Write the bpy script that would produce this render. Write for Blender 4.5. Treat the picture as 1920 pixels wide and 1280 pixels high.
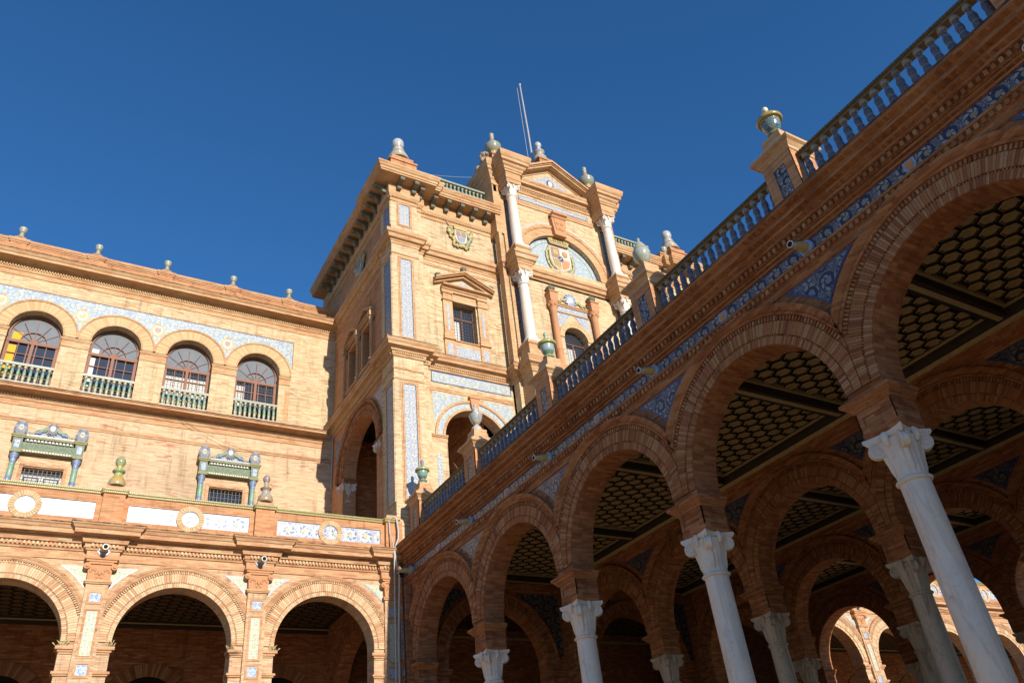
import bpy, math, random
from mathutils import Matrix, Vector
random.seed(7)
R_ = math.radians
PI = math.pi
scene = bpy.context.scene
for o in list(bpy.data.objects): bpy.data.objects.remove(o)

# ------------------------------------------------------------------ camera
cam_d = bpy.data.cameras.new('camera')
cam_d.sensor_width = 36.0; cam_d.lens = 27.77; cam_d.clip_start = 0.1; cam_d.clip_end = 6000
cam = bpy.data.objects.new('camera', cam_d); scene.collection.objects.link(cam)
ax = ((0.86578592, 0.2023875, 0.45766149), (-0.49030777, 0.52596652, 0.69495145), (-0.10006513, -0.82607416, 0.55460657))
cam.matrix_world = Matrix(((ax[0][0], -ax[0][1], -ax[0][2], 0), (ax[1][0], -ax[1][1], -ax[1][2], 0), (ax[2][0], -ax[2][1], -ax[2][2], 0), (0, 0, 0, 1)))
scene.camera = cam

# ------------------------------------------------------------------ sky and sun
SUN_EL, SUN_SIDE = 17.5, 1.0       # low afternoon sun behind the camera, one degree to its right
world = bpy.data.worlds.new('World'); scene.world = world; world.use_nodes = True
wn = world.node_tree; bg = wn.nodes['Background']
sky = wn.nodes.new('ShaderNodeTexSky'); sky.sky_type = 'NISHITA'; sky.sun_disc = False
sky.sun_elevation = R_(SUN_EL); sky.sun_rotation = R_(180 - SUN_SIDE)
sky.air_density = 1.0; sky.dust_density = 0.0; sky.ozone_density = 6.0
hs = wn.nodes.new('ShaderNodeHueSaturation'); hs.inputs['Saturation'].default_value = 1.10
wn.links.new(sky.outputs[0], hs.inputs['Color']); wn.links.new(hs.outputs[0], bg.inputs[0]); bg.inputs[1].default_value = 0.106
sd = bpy.data.lights.new('sun', 'SUN'); sd.energy = 4.1; sd.angle = R_(0.5); sd.color = (1.0, 0.90, 0.765)
sun = bpy.data.objects.new('sun', sd); scene.collection.objects.link(sun)
d = Vector((-math.sin(R_(SUN_SIDE)) * math.cos(R_(SUN_EL)), math.cos(R_(SUN_SIDE)) * math.cos(R_(SUN_EL)), -math.sin(R_(SUN_EL))))
sun.rotation_euler = d.to_track_quat('-Z', 'Y').to_euler(); sun.location = (5, -60, 40)
vs = scene.view_settings
vs.view_transform = 'Standard'; vs.look = 'None'; vs.gamma = 1; vs.use_curve_mapping = False; vs.exposure = 0.66

# ------------------------------------------------------------------ materials
class G:
    def __init__(s, name):
        s.mat = bpy.data.materials.new(name); s.mat.use_nodes = True
        s.nt = s.mat.node_tree; s.b = s.nt.nodes['Principled BSDF']; s.L = s.nt.links.new
    def node(s, t, **kw):
        n = s.nt.nodes.new(t)
        for k, v in kw.items(): setattr(n, k, v)
        return n
    def put(s, sock, v):
        if v is None: return
        if hasattr(v, 'is_linked'): s.L(v, sock)
        else: sock.default_value = v
    def m(s, op, a, b=None, c=None, clamp=False):
        n = s.node('ShaderNodeMath', operation=op, use_clamp=clamp)
        s.put(n.inputs[0], a); s.put(n.inputs[1], b); s.put(n.inputs[2], c)
        return n.outputs[0]
    def mix(s, f, a, b, blend='MIX'):
        n = s.node('ShaderNodeMix', data_type='RGBA', blend_type=blend)
        s.put(n.inputs[0], f)
        for i, v in ((6, a), (7, b)):
            s.put(n.inputs[i], v if hasattr(v, 'is_linked') else (*v, 1))
        return n.outputs[2]
    def ramp(s, f, stops, const=False):
        n = s.node('ShaderNodeValToRGB'); e = n.color_ramp.elements
        if const: n.color_ramp.interpolation = 'CONSTANT'
        while len(e) < len(stops): e.new(0.5)
        for i, (p, c) in enumerate(stops): e[i].position = p; e[i].color = (*c, 1)
        s.L(f, n.inputs[0]); return n.outputs[0]
    def xyz(s, x, y, z=0.0):
        n = s.node('ShaderNodeCombineXYZ')
        s.put(n.inputs[0], x); s.put(n.inputs[1], y); s.put(n.inputs[2], z); return n.outputs[0]
    def noise(s, vec, scale, detail=2, rough=0.5, dist=0.0):
        n = s.node('ShaderNodeTexNoise'); s.L(vec, n.inputs['Vector'])
        n.inputs['Scale'].default_value = scale; n.inputs['Detail'].default_value = detail
        n.inputs['Roughness'].default_value = rough; n.inputs['Distortion'].default_value = dist
        return n.outputs[0]
    def wuv(s):
        """wall coordinates from the true position: u runs along the wall, v up it"""
        g = s.node('ShaderNodeNewGeometry'); p = s.node('ShaderNodeSeparateXYZ'); n = s.node('ShaderNodeSeparateXYZ')
        s.L(g.outputs['Position'], p.inputs[0]); s.L(g.outputs['True Normal'], n.inputs[0])
        fx = s.m('GREATER_THAN', s.m('ABSOLUTE', n.outputs[0]), 0.6)
        fz = s.m('GREATER_THAN', s.m('ABSOLUTE', n.outputs[2]), 0.75)
        def sel(f, a, b): return s.m('ADD', s.m('MULTIPLY', f, b), s.m('MULTIPLY', s.m('SUBTRACT', 1.0, f), a))
        u = sel(fx, p.outputs[0], p.outputs[1]); v = sel(fz, p.outputs[2], p.outputs[1])
        return u, v, g.outputs['Position']
    def bump(s, h, dist, strength=1.0):
        n = s.node('ShaderNodeBump'); n.inputs['Distance'].default_value = dist; n.inputs['Strength'].default_value = strength
        s.L(h, n.inputs['Height']); s.L(n.outputs[0], s.b.inputs['Normal'])
    def col(s, c): s.put(s.b.inputs['Base Color'], c if hasattr(c, 'is_linked') else (*c, 1))
    def rough(s, r, spec=0.3):
        s.put(s.b.inputs['Roughness'], r); s.b.inputs['Specular IOR Level'].default_value = spec

def mix3(a, b, t): return tuple(a[i] * (1 - t) + b[i] * t for i in range(3))

def brick(name, pal, mortar, bw=0.27, bh=0.06, mj=0.008, clump=0.45, stain=0.25, staincol=(0.05, 0.04, 0.035), streak=True):
    g = G(name); u, v, pos = g.wuv()
    row = g.m('FLOOR', g.m('DIVIDE', v, bh))
    uu = g.m('ADD', g.m('DIVIDE', u, bw), g.m('MULTIPLY', g.m('MODULO', row, 2.0), 0.5))
    cell = g.m('FLOOR', uu)
    wnz = g.node('ShaderNodeTexWhiteNoise', noise_dimensions='2D'); g.L(g.xyz(cell, row), wnz.inputs['Vector'])
    low = g.noise(g.xyz(g.m('MULTIPLY', u, 0.55), g.m('MULTIPLY', v, 1.5)), 1.4, 3)
    val = g.m('ADD', g.m('MULTIPLY', wnz.outputs[0], 1 - clump), g.m('MULTIPLY', g.m('SUBTRACT', g.m('MULTIPLY', low, 2.4), 0.7), clump), clamp=True)
    n = len(pal)
    c = g.ramp(val, [(i / (n - 1), p) for i, p in enumerate(pal)])
    mm = g.m('MAXIMUM', g.m('LESS_THAN', g.m('FRACT', uu), mj / bw), g.m('LESS_THAN', g.m('FRACT', g.m('DIVIDE', v, bh)), mj / bh))
    c = g.mix(mm, c, mortar)
    # weathering: broad tone drift, run-off streaks and dark crusts with ragged edges
    big = g.noise(pos, 0.35, 4, 0.6)
    c = g.mix(1.0, c, g.ramp(big, [(0.25, (0.80, 0.80, 0.80)), (0.5, (1, 1, 1)), (0.78, (1.10, 1.06, 1.0))]), 'MULTIPLY')
    if streak:
        cs = g.noise(g.xyz(g.m('MULTIPLY', u, 1.3), g.m('MULTIPLY', v, 15.0)), 1.0, 3, 0.6)
        c = g.mix(0.85, c, g.ramp(cs, [(0.28, (0.60, 0.55, 0.50)), (0.48, (1, 1, 1)), (0.72, (1.16, 1.17, 1.16))]), 'MULTIPLY')
        ro = g.noise(g.xyz(g.m('MULTIPLY', u, 3.2), g.m('MULTIPLY', v, 0.28), 4.0), 1.3, 5, 0.7)
        c = g.mix(0.8, c, g.ramp(ro, [(0.30, (0.58, 0.55, 0.52)), (0.47, (1, 1, 1))]), 'MULTIPLY')
    if stain > 0:
        crust = g.noise(g.xyz(g.m('MULTIPLY', u, 1.6), g.m('MULTIPLY', v, 0.8), 0.3), 1.7, 6, 0.68)
        f = g.m('MULTIPLY', g.m('MULTIPLY_ADD', crust, 7.0, -7.0 * (0.72 - 0.13 * stain), clamp=True), min(1, stain * 1.6))
        c = g.mix(f, c, staincol)
    fine = g.noise(pos, 60, 2)
    c = g.mix(0.35, c, g.ramp(fine, [(0.3, (0.72, 0.72, 0.72)), (0.7, (1.2, 1.2, 1.2))]), 'MULTIPLY')
    g.col(c); g.rough(0.9, 0.15)
    g.bump(g.m('ADD', g.m('MULTIPLY', g.m('SUBTRACT', 1.0, mm), 0.7), g.m('MULTIPLY', fine, 0.5)), 0.006, 0.8)
    return g.mat

def piece(name, pal, stain=0.2, rough=0.9):
    """single bricks and terracotta pieces: one tone for each piece"""
    g = G(name)
    geo = g.node('ShaderNodeNewGeometry'); oi = g.node('ShaderNodeObjectInfo'); at = g.node('ShaderNodeAttribute', attribute_name='tone')
    f = g.m('FRACT', g.m('ADD', at.outputs['Fac'], g.m('MULTIPLY', oi.outputs['Random'], 1.0)))
    n = len(pal); c = g.ramp(f, [(i / (n - 1), p) for i, p in enumerate(pal)])
    pos = geo.outputs['Position']
    fine = g.noise(pos, 34, 4, 0.7)
    c = g.mix(0.6, c, g.ramp(fine, [(0.3, (0.62, 0.62, 0.62)), (0.7, (1.25, 1.22, 1.18))]), 'MULTIPLY')
    if stain:
        cr = g.noise(pos, 1.9, 6, 0.7)
        c = g.mix(g.m('MULTIPLY', g.m('MULTIPLY_ADD', cr, 7.0, -7.0 * (0.72 - 0.12 * stain), clamp=True), 0.85), c, (0.045, 0.036, 0.03))
    g.col(c); g.rough(rough, 0.15); g.bump(fine, 0.005, 0.7)
    return g.mat

def moulding(name, c0, c1, c2, stain=0.35, seg=0.26):
    """cut-brick mouldings: tone changes from one cut brick to the next along the run"""
    g = G(name); u, v, pos = g.wuv()
    wnz = g.node('ShaderNodeTexWhiteNoise', noise_dimensions='2D')
    row = g.m('FLOOR', g.m('DIVIDE', v, 0.047)); us = g.m('ADD', g.m('DIVIDE', u, seg), g.m('MULTIPLY', row, 0.37)); g.L(g.xyz(g.m('FLOOR', us), row), wnz.inputs['Vector'])
    low = g.noise(pos, 0.8, 4, 0.6)
    f = g.m('ADD', g.m('MULTIPLY', wnz.outputs[0], 0.6), g.m('SUBTRACT', g.m('MULTIPLY', low, 1.2), 0.4), clamp=True)
    c = g.ramp(f, [(0.0, c0), (0.45, c1), (1.0, c2)])
    jt = g.m('MAXIMUM', g.m('LESS_THAN', g.m('FRACT', us), 0.025), g.m('LESS_THAN', g.m('FRACT', g.m('DIVIDE', v, 0.047)), 0.13))
    c = g.mix(g.m('MULTIPLY', jt, 0.35), c, mix3(c0, (0.06, 0.05, 0.04), 0.7))
    cr = g.noise(g.xyz(g.m('MULTIPLY', u, 0.9), g.m('MULTIPLY', v, 3.0), 1.7), 1.5, 6, 0.7)
    c = g.mix(g.m('MULTIPLY', g.m('MULTIPLY_ADD', cr, 6.0, -6.0 * (0.68 - 0.13 * stain), clamp=True), 0.8), c, (0.05, 0.04, 0.03))
    fine = g.noise(pos, 55, 3)
    c = g.mix(0.4, c, g.ramp(fine, [(0.3, (0.7, 0.7, 0.7)), (0.7, (1.2, 1.2, 1.2))]), 'MULTIPLY')
    g.col(c); g.rough(0.88, 0.15); g.bump(fine, 0.004, 0.6)
    return g.mat

def tile(name, ground, scroll, accent, pu, pv, u0=0.0, v0=0.0, lines=9.0, thick=0.1, rough=0.35, green=None, dense=26.0):
    """painted glazed tile: scrolls coiling in alternate directions, small leaves between"""
    g = G(name); u, v, pos = g.wuv()
    wob = g.noise(pos, 5.0, 2)
    a = g.m('DIVIDE', g.m('SUBTRACT', u, u0), pu); b = g.m('DIVIDE', g.m('SUBTRACT', v, v0), pv)
    ia = g.m('FLOOR', a); ib = g.m('FLOOR', b)
    x = g.m('MULTIPLY', g.m('SUBTRACT', g.m('SUBTRACT', a, ia), 0.5), pu)
    y = g.m('MULTIPLY', g.m('SUBTRACT', g.m('SUBTRACT', b, ib), 0.5), pv)
    par = g.m('SUBTRACT', g.m('MULTIPLY', g.m('MODULO', g.m('ABSOLUTE', g.m('ADD', ia, ib)), 2.0), 2.0), 1.0)
    r = g.m('DIVIDE', g.m('SQRT', g.m('ADD', g.m('MULTIPLY', x, x), g.m('MULTIPLY', y, y))), min(pu, pv) * 0.5)
    th = g.m('MULTIPLY', g.m('ARCTAN2', y, x), par)
    ph = g.m('ADD', g.m('ADD', th, g.m('MULTIPLY', r, lines)), g.m('MULTIPLY', wob, 3.0))
    sp = g.m('GREATER_THAN', g.m('SINE', ph), thick)
    leaf_n = g.noise(pos, dense, 1.5, 0.5, 0.6)
    leaf = g.m('GREATER_THAN', g.m('SINE', g.m('MULTIPLY', leaf_n, 34.0)), 0.25)
    inside = g.m('LESS_THAN', r, 0.93)
    tipped = g.m('MULTIPLY', sp, g.m('GREATER_THAN', g.m('SINE', g.m('ADD', g.m('MULTIPLY', th, 7.0), g.m('MULTIPLY', r, 5.0))), -0.65))
    f = g.m('ADD', g.m('MULTIPLY', inside, tipped), g.m('MULTIPLY', g.m('SUBTRACT', 1.0, inside), leaf))
    tone = g.noise(pos, 9.0, 3)
    gr = g.mix(tone, tuple(q * 0.75 for q in ground), tuple(min(1, q * 1.2) for q in ground))
    c = g.mix(f, gr, scroll)
    c = g.mix(g.m('LESS_THAN', r, 0.26), c, accent)
    dab = g.m('MULTIPLY', f, g.m('GREATER_THAN', g.noise(pos, 7.0, 1), 0.60))
    c = g.mix(g.m('MULTIPLY', dab, 0.75), c, green or accent)
    jt = g.m('MAXIMUM', g.m('LESS_THAN', g.m('FRACT', g.m('DIVIDE', u, 0.14)), 0.035), g.m('LESS_THAN', g.m('FRACT', g.m('DIVIDE', v, 0.14)), 0.035))
    c = g.mix(g.m('MULTIPLY', jt, 0.4), c, (0.12, 0.11, 0.10))
    g.col(c); g.rough(rough, 0.4); g.bump(g.m('SUBTRACT', 1.0, jt), 0.003, 0.5)
    return g.mat

def glaze(name, bands, spot=None, spotcol=None, rough=0.22, period=None, scale=16):
    """glazed ceramic painted in horizontal bands (generated height), with loose brush marks"""
    g = G(name)
    tc = g.node('ShaderNodeTexCoord'); s = g.node('ShaderNodeSeparateXYZ'); g.L(tc.outputs['Generated'], s.inputs[0])
    z = s.outputs[2]
    geo = g.node('ShaderNodeNewGeometry'); pos = geo.outputs['Position']
    z = g.m('ADD', z, g.m('MULTIPLY', g.m('SUBTRACT', g.noise(pos, 14, 2), 0.5), 0.03))
    c = g.ramp(z, bands, True)
    nz = g.noise(pos, scale, 1.5, 0.5, 0.4)
    mk = g.m('GREATER_THAN', g.m('SINE', g.m('MULTIPLY', nz, 30.0)), 0.45)
    if spotcol: c = g.mix(g.m('MULTIPLY', mk, spot), c, spotcol)
    dirt = g.noise(pos, 5, 5, 0.7)
    c = g.mix(g.m('MULTIPLY', g.m('MULTIPLY_ADD', dirt, 4.0, -2.3, clamp=True), 0.7), c, (0.07, 0.06, 0.045))
    g.col(c); g.rough(rough, 0.5); g.bump(nz, 0.004, 0.4)
    return g.mat

def plain(name, c, rough=0.6, spec=0.3, vary=0.25, scale=12, metal=0.0, emit=None):
    g = G(name); geo = g.node('ShaderNodeNewGeometry')
    nz = g.noise(geo.outputs['Position'], scale, 4, 0.65)
    g.col(g.mix(nz, tuple(q * (1 - vary) for q in c), tuple(min(1, q * (1 + vary)) for q in c)))
    g.rough(rough, spec); g.b.inputs['Metallic'].default_value = metal; g.bump(nz, 0.003, 0.4)
    return g.mat

def marble(name, c, vein, amount=0.5):
    g = G(name); geo = g.node('ShaderNodeNewGeometry'); oi = g.node('ShaderNodeObjectInfo'); va = g.node('ShaderNodeVectorMath', operation='ADD'); g.L(geo.outputs['Position'], va.inputs[0]); g.L(g.xyz(g.m('MULTIPLY', oi.outputs['Random'], 40.0), 0.0, g.m('MULTIPLY', oi.outputs['Random'], 13.0)), va.inputs[1]); pos = va.outputs[0]
    def veins(scale, sc, w, seed):
        mp = g.node('ShaderNodeMapping'); mp.inputs['Scale'].default_value = scale; mp.inputs['Location'].default_value = (seed, seed, 0); g.L(pos, mp.inputs[0])
        n = g.noise(mp.outputs[0], sc, 5, 0.55, 0.9)
        return g.m('SUBTRACT', 1.0, g.m('MULTIPLY', g.m('ABSOLUTE', g.m('SUBTRACT', n, 0.5)), w), clamp=True)
    cloud = g.noise(pos, 2.0, 5, 0.65)
    cc = g.mix(cloud, tuple(q * f for q, f in zip(c, (0.72, 0.72, 0.74))), tuple(min(1, q * 1.14) for q in c))
    cc = g.mix(g.m('MULTIPLY', g.m('MULTIPLY_ADD', g.noise(pos, 1.1, 3), 3.0, -1.3, clamp=True), 0.5), cc, (c[0] * 1.02, c[1] * 0.86, c[2] * 0.68))
    cc = g.mix(g.m('MULTIPLY', veins((1.1, 1.1, 0.12), 1.5, 45.0, 0), amount), cc, vein)
    cc = g.mix(g.m('MULTIPLY', veins((2.2, 2.2, 0.5), 1.6, 70.0, 5), amount * 0.7), cc, (vein[0] * 1.2, vein[1] * 0.9, vein[2] * 0.7))
    gr = g.noise(pos, 7.0, 6, 0.75)
    cc = g.mix(g.m('MULTIPLY', g.m('MULTIPLY_ADD', gr, 6.0, -3.5, clamp=True), 0.45), cc, (0.20, 0.15, 0.10))
    fine = g.noise(pos, 40, 3)
    g.col(cc); g.rough(0.55, 0.3); g.bump(g.m('ADD', fine, g.m('MULTIPLY', gr, 1.5)), 0.005, 0.5)
    return g.mat

BUFF = [(0.27, 0.135, 0.07), (0.48, 0.345, 0.20), (0.54, 0.43, 0.27), (0.58, 0.485, 0.325), (0.52, 0.385, 0.235), (0.48, 0.31, 0.175), (0.36, 0.19, 0.10)]
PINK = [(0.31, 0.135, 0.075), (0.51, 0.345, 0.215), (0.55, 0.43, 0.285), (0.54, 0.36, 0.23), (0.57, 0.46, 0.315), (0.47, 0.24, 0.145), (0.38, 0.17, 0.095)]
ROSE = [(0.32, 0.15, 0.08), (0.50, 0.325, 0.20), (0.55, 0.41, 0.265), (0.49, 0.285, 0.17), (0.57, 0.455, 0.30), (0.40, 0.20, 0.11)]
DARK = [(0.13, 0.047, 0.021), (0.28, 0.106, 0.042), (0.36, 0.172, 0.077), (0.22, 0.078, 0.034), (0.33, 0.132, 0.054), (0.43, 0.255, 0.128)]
M = {}
M['buff'] = brick('buff_brick', BUFF, (0.50, 0.36, 0.21), stain=0.12)
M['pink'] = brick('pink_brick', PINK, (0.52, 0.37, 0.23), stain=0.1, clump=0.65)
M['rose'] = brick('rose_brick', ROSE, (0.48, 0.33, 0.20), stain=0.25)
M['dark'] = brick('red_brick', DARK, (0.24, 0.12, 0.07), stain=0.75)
M['inner'] = brick('brightened_hall_brick', [tuple(q * 1.28 for q in c) for c in DARK[1:]], (0.32, 0.16, 0.085), stain=0.1)  # red brick palette lightened for interiors, bounce light put into the colour
M['orange'] = brick('orange_brick', [(0.36, 0.15, 0.07), (0.47, 0.225, 0.11), (0.52, 0.28, 0.145), (0.43, 0.195, 0.095)], (0.42, 0.25, 0.15), stain=0.35)
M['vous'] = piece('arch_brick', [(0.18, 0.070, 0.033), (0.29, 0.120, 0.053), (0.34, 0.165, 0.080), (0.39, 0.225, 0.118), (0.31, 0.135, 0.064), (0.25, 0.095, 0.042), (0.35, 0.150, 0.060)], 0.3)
M['vousrose'] = piece('rose_arch_brick', [(0.44, 0.24, 0.135), (0.51, 0.31, 0.18), (0.56, 0.41, 0.25), (0.58, 0.45, 0.29), (0.52, 0.33, 0.19)], 0.1)  # rose brick tones of the low arcade
M['mdark'] = moulding('red_moulding', (0.15, 0.054, 0.023), (0.30, 0.124, 0.050), (0.41, 0.208, 0.096), 0.7)
M['mrose'] = moulding('rose_moulding', (0.35, 0.17, 0.09), (0.48, 0.275, 0.15), (0.54, 0.385, 0.23), 0.75)
M['mbuff'] = moulding('buff_moulding', (0.38, 0.19, 0.09), (0.50, 0.30, 0.16), (0.55, 0.405, 0.24), 0.3)
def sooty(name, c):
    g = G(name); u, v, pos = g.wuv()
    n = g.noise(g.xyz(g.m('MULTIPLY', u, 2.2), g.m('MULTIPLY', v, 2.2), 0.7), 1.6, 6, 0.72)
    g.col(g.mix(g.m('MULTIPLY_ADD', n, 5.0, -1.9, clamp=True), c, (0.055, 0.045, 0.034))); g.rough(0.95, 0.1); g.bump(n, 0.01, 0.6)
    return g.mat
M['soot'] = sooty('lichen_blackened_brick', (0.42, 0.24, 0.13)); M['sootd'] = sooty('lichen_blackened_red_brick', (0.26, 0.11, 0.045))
M['terra'] = plain('terracotta', (0.46, 0.235, 0.12), 0.8, 0.2, 0.3, 20)
M['terrad'] = plain('weathered_terracotta', (0.30, 0.14, 0.07), 0.85, 0.2, 0.45, 14)
NAVY = (0.032, 0.039, 0.074)
M['tfrieze'] = tile('blue_frieze_tile', NAVY, (0.30, 0.29, 0.265), (0.28, 0.22, 0.12), 0.38, 0.30, 0.0, 7.935, 8.0, 0.1)
M['tspan'] = tile('blue_spandrel_tile', NAVY, (0.27, 0.265, 0.25), (0.15, 0.19, 0.30), 0.36, 0.36, 0.23, 7.14, 10.0, 0.1, green=(0.22, 0.23, 0.09))
M['tpan'] = tile('blue_panel_tile', NAVY, (0.34, 0.34, 0.32), (0.30, 0.24, 0.10), 0.24, 0.28, 0.0, 0.0, 7.0, 0.1)
M['tparap'] = tile('white_parapet_tile', (0.48, 0.49, 0.49), (0.13, 0.18, 0.34), (0.46, 0.40, 0.20), 0.50, 0.46, 0.0, 9.075, 8.0, 0.05, green=(0.40, 0.41, 0.28), dense=14)
M['tpil'] = tile('cream_pilaster_tile', (0.52, 0.50, 0.38), (0.30, 0.37, 0.36), (0.48, 0.40, 0.16), 0.27, 0.30, 0.0, 0.0, 8.0, 0.1, 0.58, green=(0.28, 0.38, 0.18))
M['tsq'] = tile('blue_square_tile', (0.40, 0.45, 0.50), (0.13, 0.24, 0.44), (0.32, 0.40, 0.50), 0.30, 0.28, 0.0, 0.0, 9.0, 0.0, 0.55)
M['twing'] = tile('wing_band_tile', (0.24, 0.33, 0.42), (0.46, 0.47, 0.42), (0.44, 0.38, 0.17), 0.40, 0.40, 0.0, 19.7, 8.0, 0.15, green=(0.13, 0.20, 0.42), dense=11)
M['ttower'] = tile('tower_strip_tile', (0.46, 0.47, 0.46), (0.18, 0.23, 0.36), (0.44, 0.38, 0.18), 0.245, 0.34, 10.17, 0.0, 9.0, 0.05, green=(0.22, 0.34, 0.34), dense=13)
M['ttowerd'] = tile('tower_side_tile', (0.15, 0.17, 0.26), (0.36, 0.37, 0.40), (0.30, 0.25, 0.12), 0.40, 0.52, 23.1, 0.0, 8.0, 0.1, dense=12)
M['tfr2'] = tile('tower_frieze_tile', (0.30, 0.37, 0.44), (0.48, 0.47, 0.38), (0.46, 0.40, 0.16), 0.46, 0.43, 11.34, 15.93, 8.0, 0.1, green=(0.16, 0.25, 0.44), dense=12)
M['tlun'] = tile('lunette_tile', (0.40, 0.46, 0.49), (0.22, 0.32, 0.38), (0.48, 0.47, 0.40), 0.36, 0.36, 0.0, 23.1, 9.0, 0.35, green=(0.32, 0.40, 0.42), dense=10)
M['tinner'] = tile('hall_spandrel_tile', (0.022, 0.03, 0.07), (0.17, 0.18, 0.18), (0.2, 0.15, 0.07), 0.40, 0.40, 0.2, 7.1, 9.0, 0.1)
M['blue'] = plain('cobalt_glaze', (0.055, 0.075, 0.17), 0.3, 0.5, 0.3)
M['lblue'] = plain('pale_blue_glaze', (0.26, 0.33, 0.46), 0.35, 0.5, 0.3)
M['yellow'] = plain('yellow_glaze', (0.42, 0.32, 0.12), 0.45, 0.5, 0.35)
M['green'] = plain('green_glaze', (0.20, 0.25, 0.15), 0.3, 0.5, 0.4)
M['white'] = plain('white_glaze', (0.52, 0.52, 0.48), 0.35, 0.5, 0.12)
M['redg'] = plain('oxblood_glaze', (0.30, 0.20, 0.14), 0.35, 0.5, 0.3)
M['coping'] = glaze('ridged_coping_glaze', [(0, (0.40, 0.34, 0.13)), (0.5, (0.34, 0.30, 0.12))], 0.5, (0.16, 0.15, 0.06), 0.4)
M['rail'] = glaze('dark_rail_glaze', [(0, (0.13, 0.10, 0.05)), (0.55, (0.09, 0.075, 0.05))], 0.6, (0.17, 0.13, 0.07), 0.45, scale=9)
M['balb'] = glaze('blue_baluster_glaze', [(0, (0.060, 0.068, 0.112)), (0.30, (0.160, 0.160, 0.168)), (0.40, (0.052, 0.060, 0.104)), (0.62, (0.176, 0.168, 0.152)), (0.70, (0.080, 0.084, 0.112)), (0.86, (0.240, 0.208, 0.136))], 0.5, (0.240, 0.240, 0.224), 0.35, scale=26)
M['balb2'] = glaze('pale_blue_baluster_glaze', [(0, (0.096, 0.104, 0.152)), (0.35, (0.176, 0.176, 0.192)), (0.42, (0.104, 0.112, 0.160)), (0.7, (0.160, 0.160, 0.176)), (0.86, (0.192, 0.152, 0.080))], 0.5, (0.040, 0.048, 0.112), 0.4, scale=30)
M['balb3'] = glaze('grey_baluster_glaze', [(0, (0.080, 0.080, 0.104)), (0.4, (0.064, 0.072, 0.120)), (0.6, (0.160, 0.152, 0.144)), (0.72, (0.080, 0.088, 0.128)), (0.88, (0.160, 0.136, 0.080))], 0.5, (0.192, 0.192, 0.192), 0.45, scale=22)
M['balg'] = glaze('green_baluster_glaze', [(0, (0.336, 0.320, 0.208)), (0.22, (0.272, 0.320, 0.200)), (0.42, (0.128, 0.264, 0.208)), (0.66, (0.160, 0.272, 0.240)), (0.88, (0.368, 0.288, 0.144))], 0.4, (0.448, 0.416, 0.272), 0.3, scale=18)
M['balw'] = glaze('pale_baluster_glaze', [(0, (0.352, 0.328, 0.256)), (0.5, (0.264, 0.304, 0.264))], 0.4, (0.240, 0.320, 0.288), 0.3, scale=14)
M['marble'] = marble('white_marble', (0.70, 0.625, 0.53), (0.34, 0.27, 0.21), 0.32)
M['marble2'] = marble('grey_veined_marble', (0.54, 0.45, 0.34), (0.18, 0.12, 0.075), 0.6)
M['white_stone'] = marble('bright_white_marble', (0.68, 0.64, 0.58), (0.55, 0.52, 0.50), 0.25)
M['wood'] = plain('dark_ceiling_wood', (0.040, 0.028, 0.018), 0.7, 0.3, 0.4, 8)
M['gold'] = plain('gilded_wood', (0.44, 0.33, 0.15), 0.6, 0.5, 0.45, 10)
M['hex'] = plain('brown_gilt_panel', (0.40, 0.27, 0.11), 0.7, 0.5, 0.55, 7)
M['hexd'] = plain('shade_toned_panel', (0.085, 0.045, 0.018), 0.6, 0.3, 0.5, 7)  # darker copy of the coffer panel, gallery shade put into its colour
M['goldd'] = plain('shade_toned_gilding', (0.14, 0.09, 0.035), 0.6, 0.4, 0.4, 10)  # gilding of the same ceilings, shade put into the colour as well
M['iron'] = plain('window_iron', (0.03, 0.03, 0.035), 0.5, 0.4, 0.3)
M['frame'] = plain('brown_window_wood', (0.20, 0.075, 0.04), 0.55, 0.4, 0.35)
M['glass'] = plain('dark_window_glass', (0.035, 0.042, 0.055), 0.06, 0.9, 0.15, 3)
M['glassl'] = plain('painted_reflection_glass', (0.17, 0.19, 0.205), 0.12, 0.8, 0.2, 3)  # sky reflection of the fanlights put into a pale base colour
M['blind'] = plain('white_window_blind', (0.58, 0.58, 0.55), 0.7, 0.3, 0.06)
M['yblind'] = plain('yellow_curtain', (0.62, 0.36, 0.04), 0.8, 0.2, 0.15)
M['pave'] = brick('plaza_paving', [(0.44, 0.30, 0.17), (0.48, 0.34, 0.20), (0.52, 0.38, 0.23)], (0.36, 0.25, 0.15), 0.4, 0.4, 0.012, stain=0.05)
M['roofing'] = plain('terrace_floor', (0.34, 0.22, 0.14), 0.9, 0.2, 0.2, 3)
M['metal'] = plain('grey_metal', (0.42, 0.42, 0.42), 0.4, 0.5, 0.15, 6, 0.6)
M['pvc'] = plain('white_cable', (0.42, 0.40, 0.36), 0.6, 0.4, 0.1)
M['blackcable'] = plain('black_cable', (0.02, 0.02, 0.02), 0.6, 0.3, 0.1)
M['drystraw'] = plain('dry_grass', (0.40, 0.33, 0.17), 0.9, 0.1, 0.3)
M['bronze'] = plain('verdigris_ceramic', (0.15, 0.145, 0.105), 0.6, 0.3, 0.5, 12)
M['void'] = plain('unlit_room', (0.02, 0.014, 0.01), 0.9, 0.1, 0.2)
M['stone'] = plain('weathered_stone', (0.34, 0.26, 0.18), 0.9, 0.2, 0.5, 14)

# ------------------------------------------------------------------ mesh helpers
COL = scene.collection
def FX(x0): return lambda u, w, v: (x0 - w, u, v)        # wall facing -X: u is y
def FY(y0): return lambda u, w, v: (u, y0 - w, v)        # wall facing -Y: u is x
def FYb(y0): return lambda u, w, v: (u, y0 + w, v)

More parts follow.
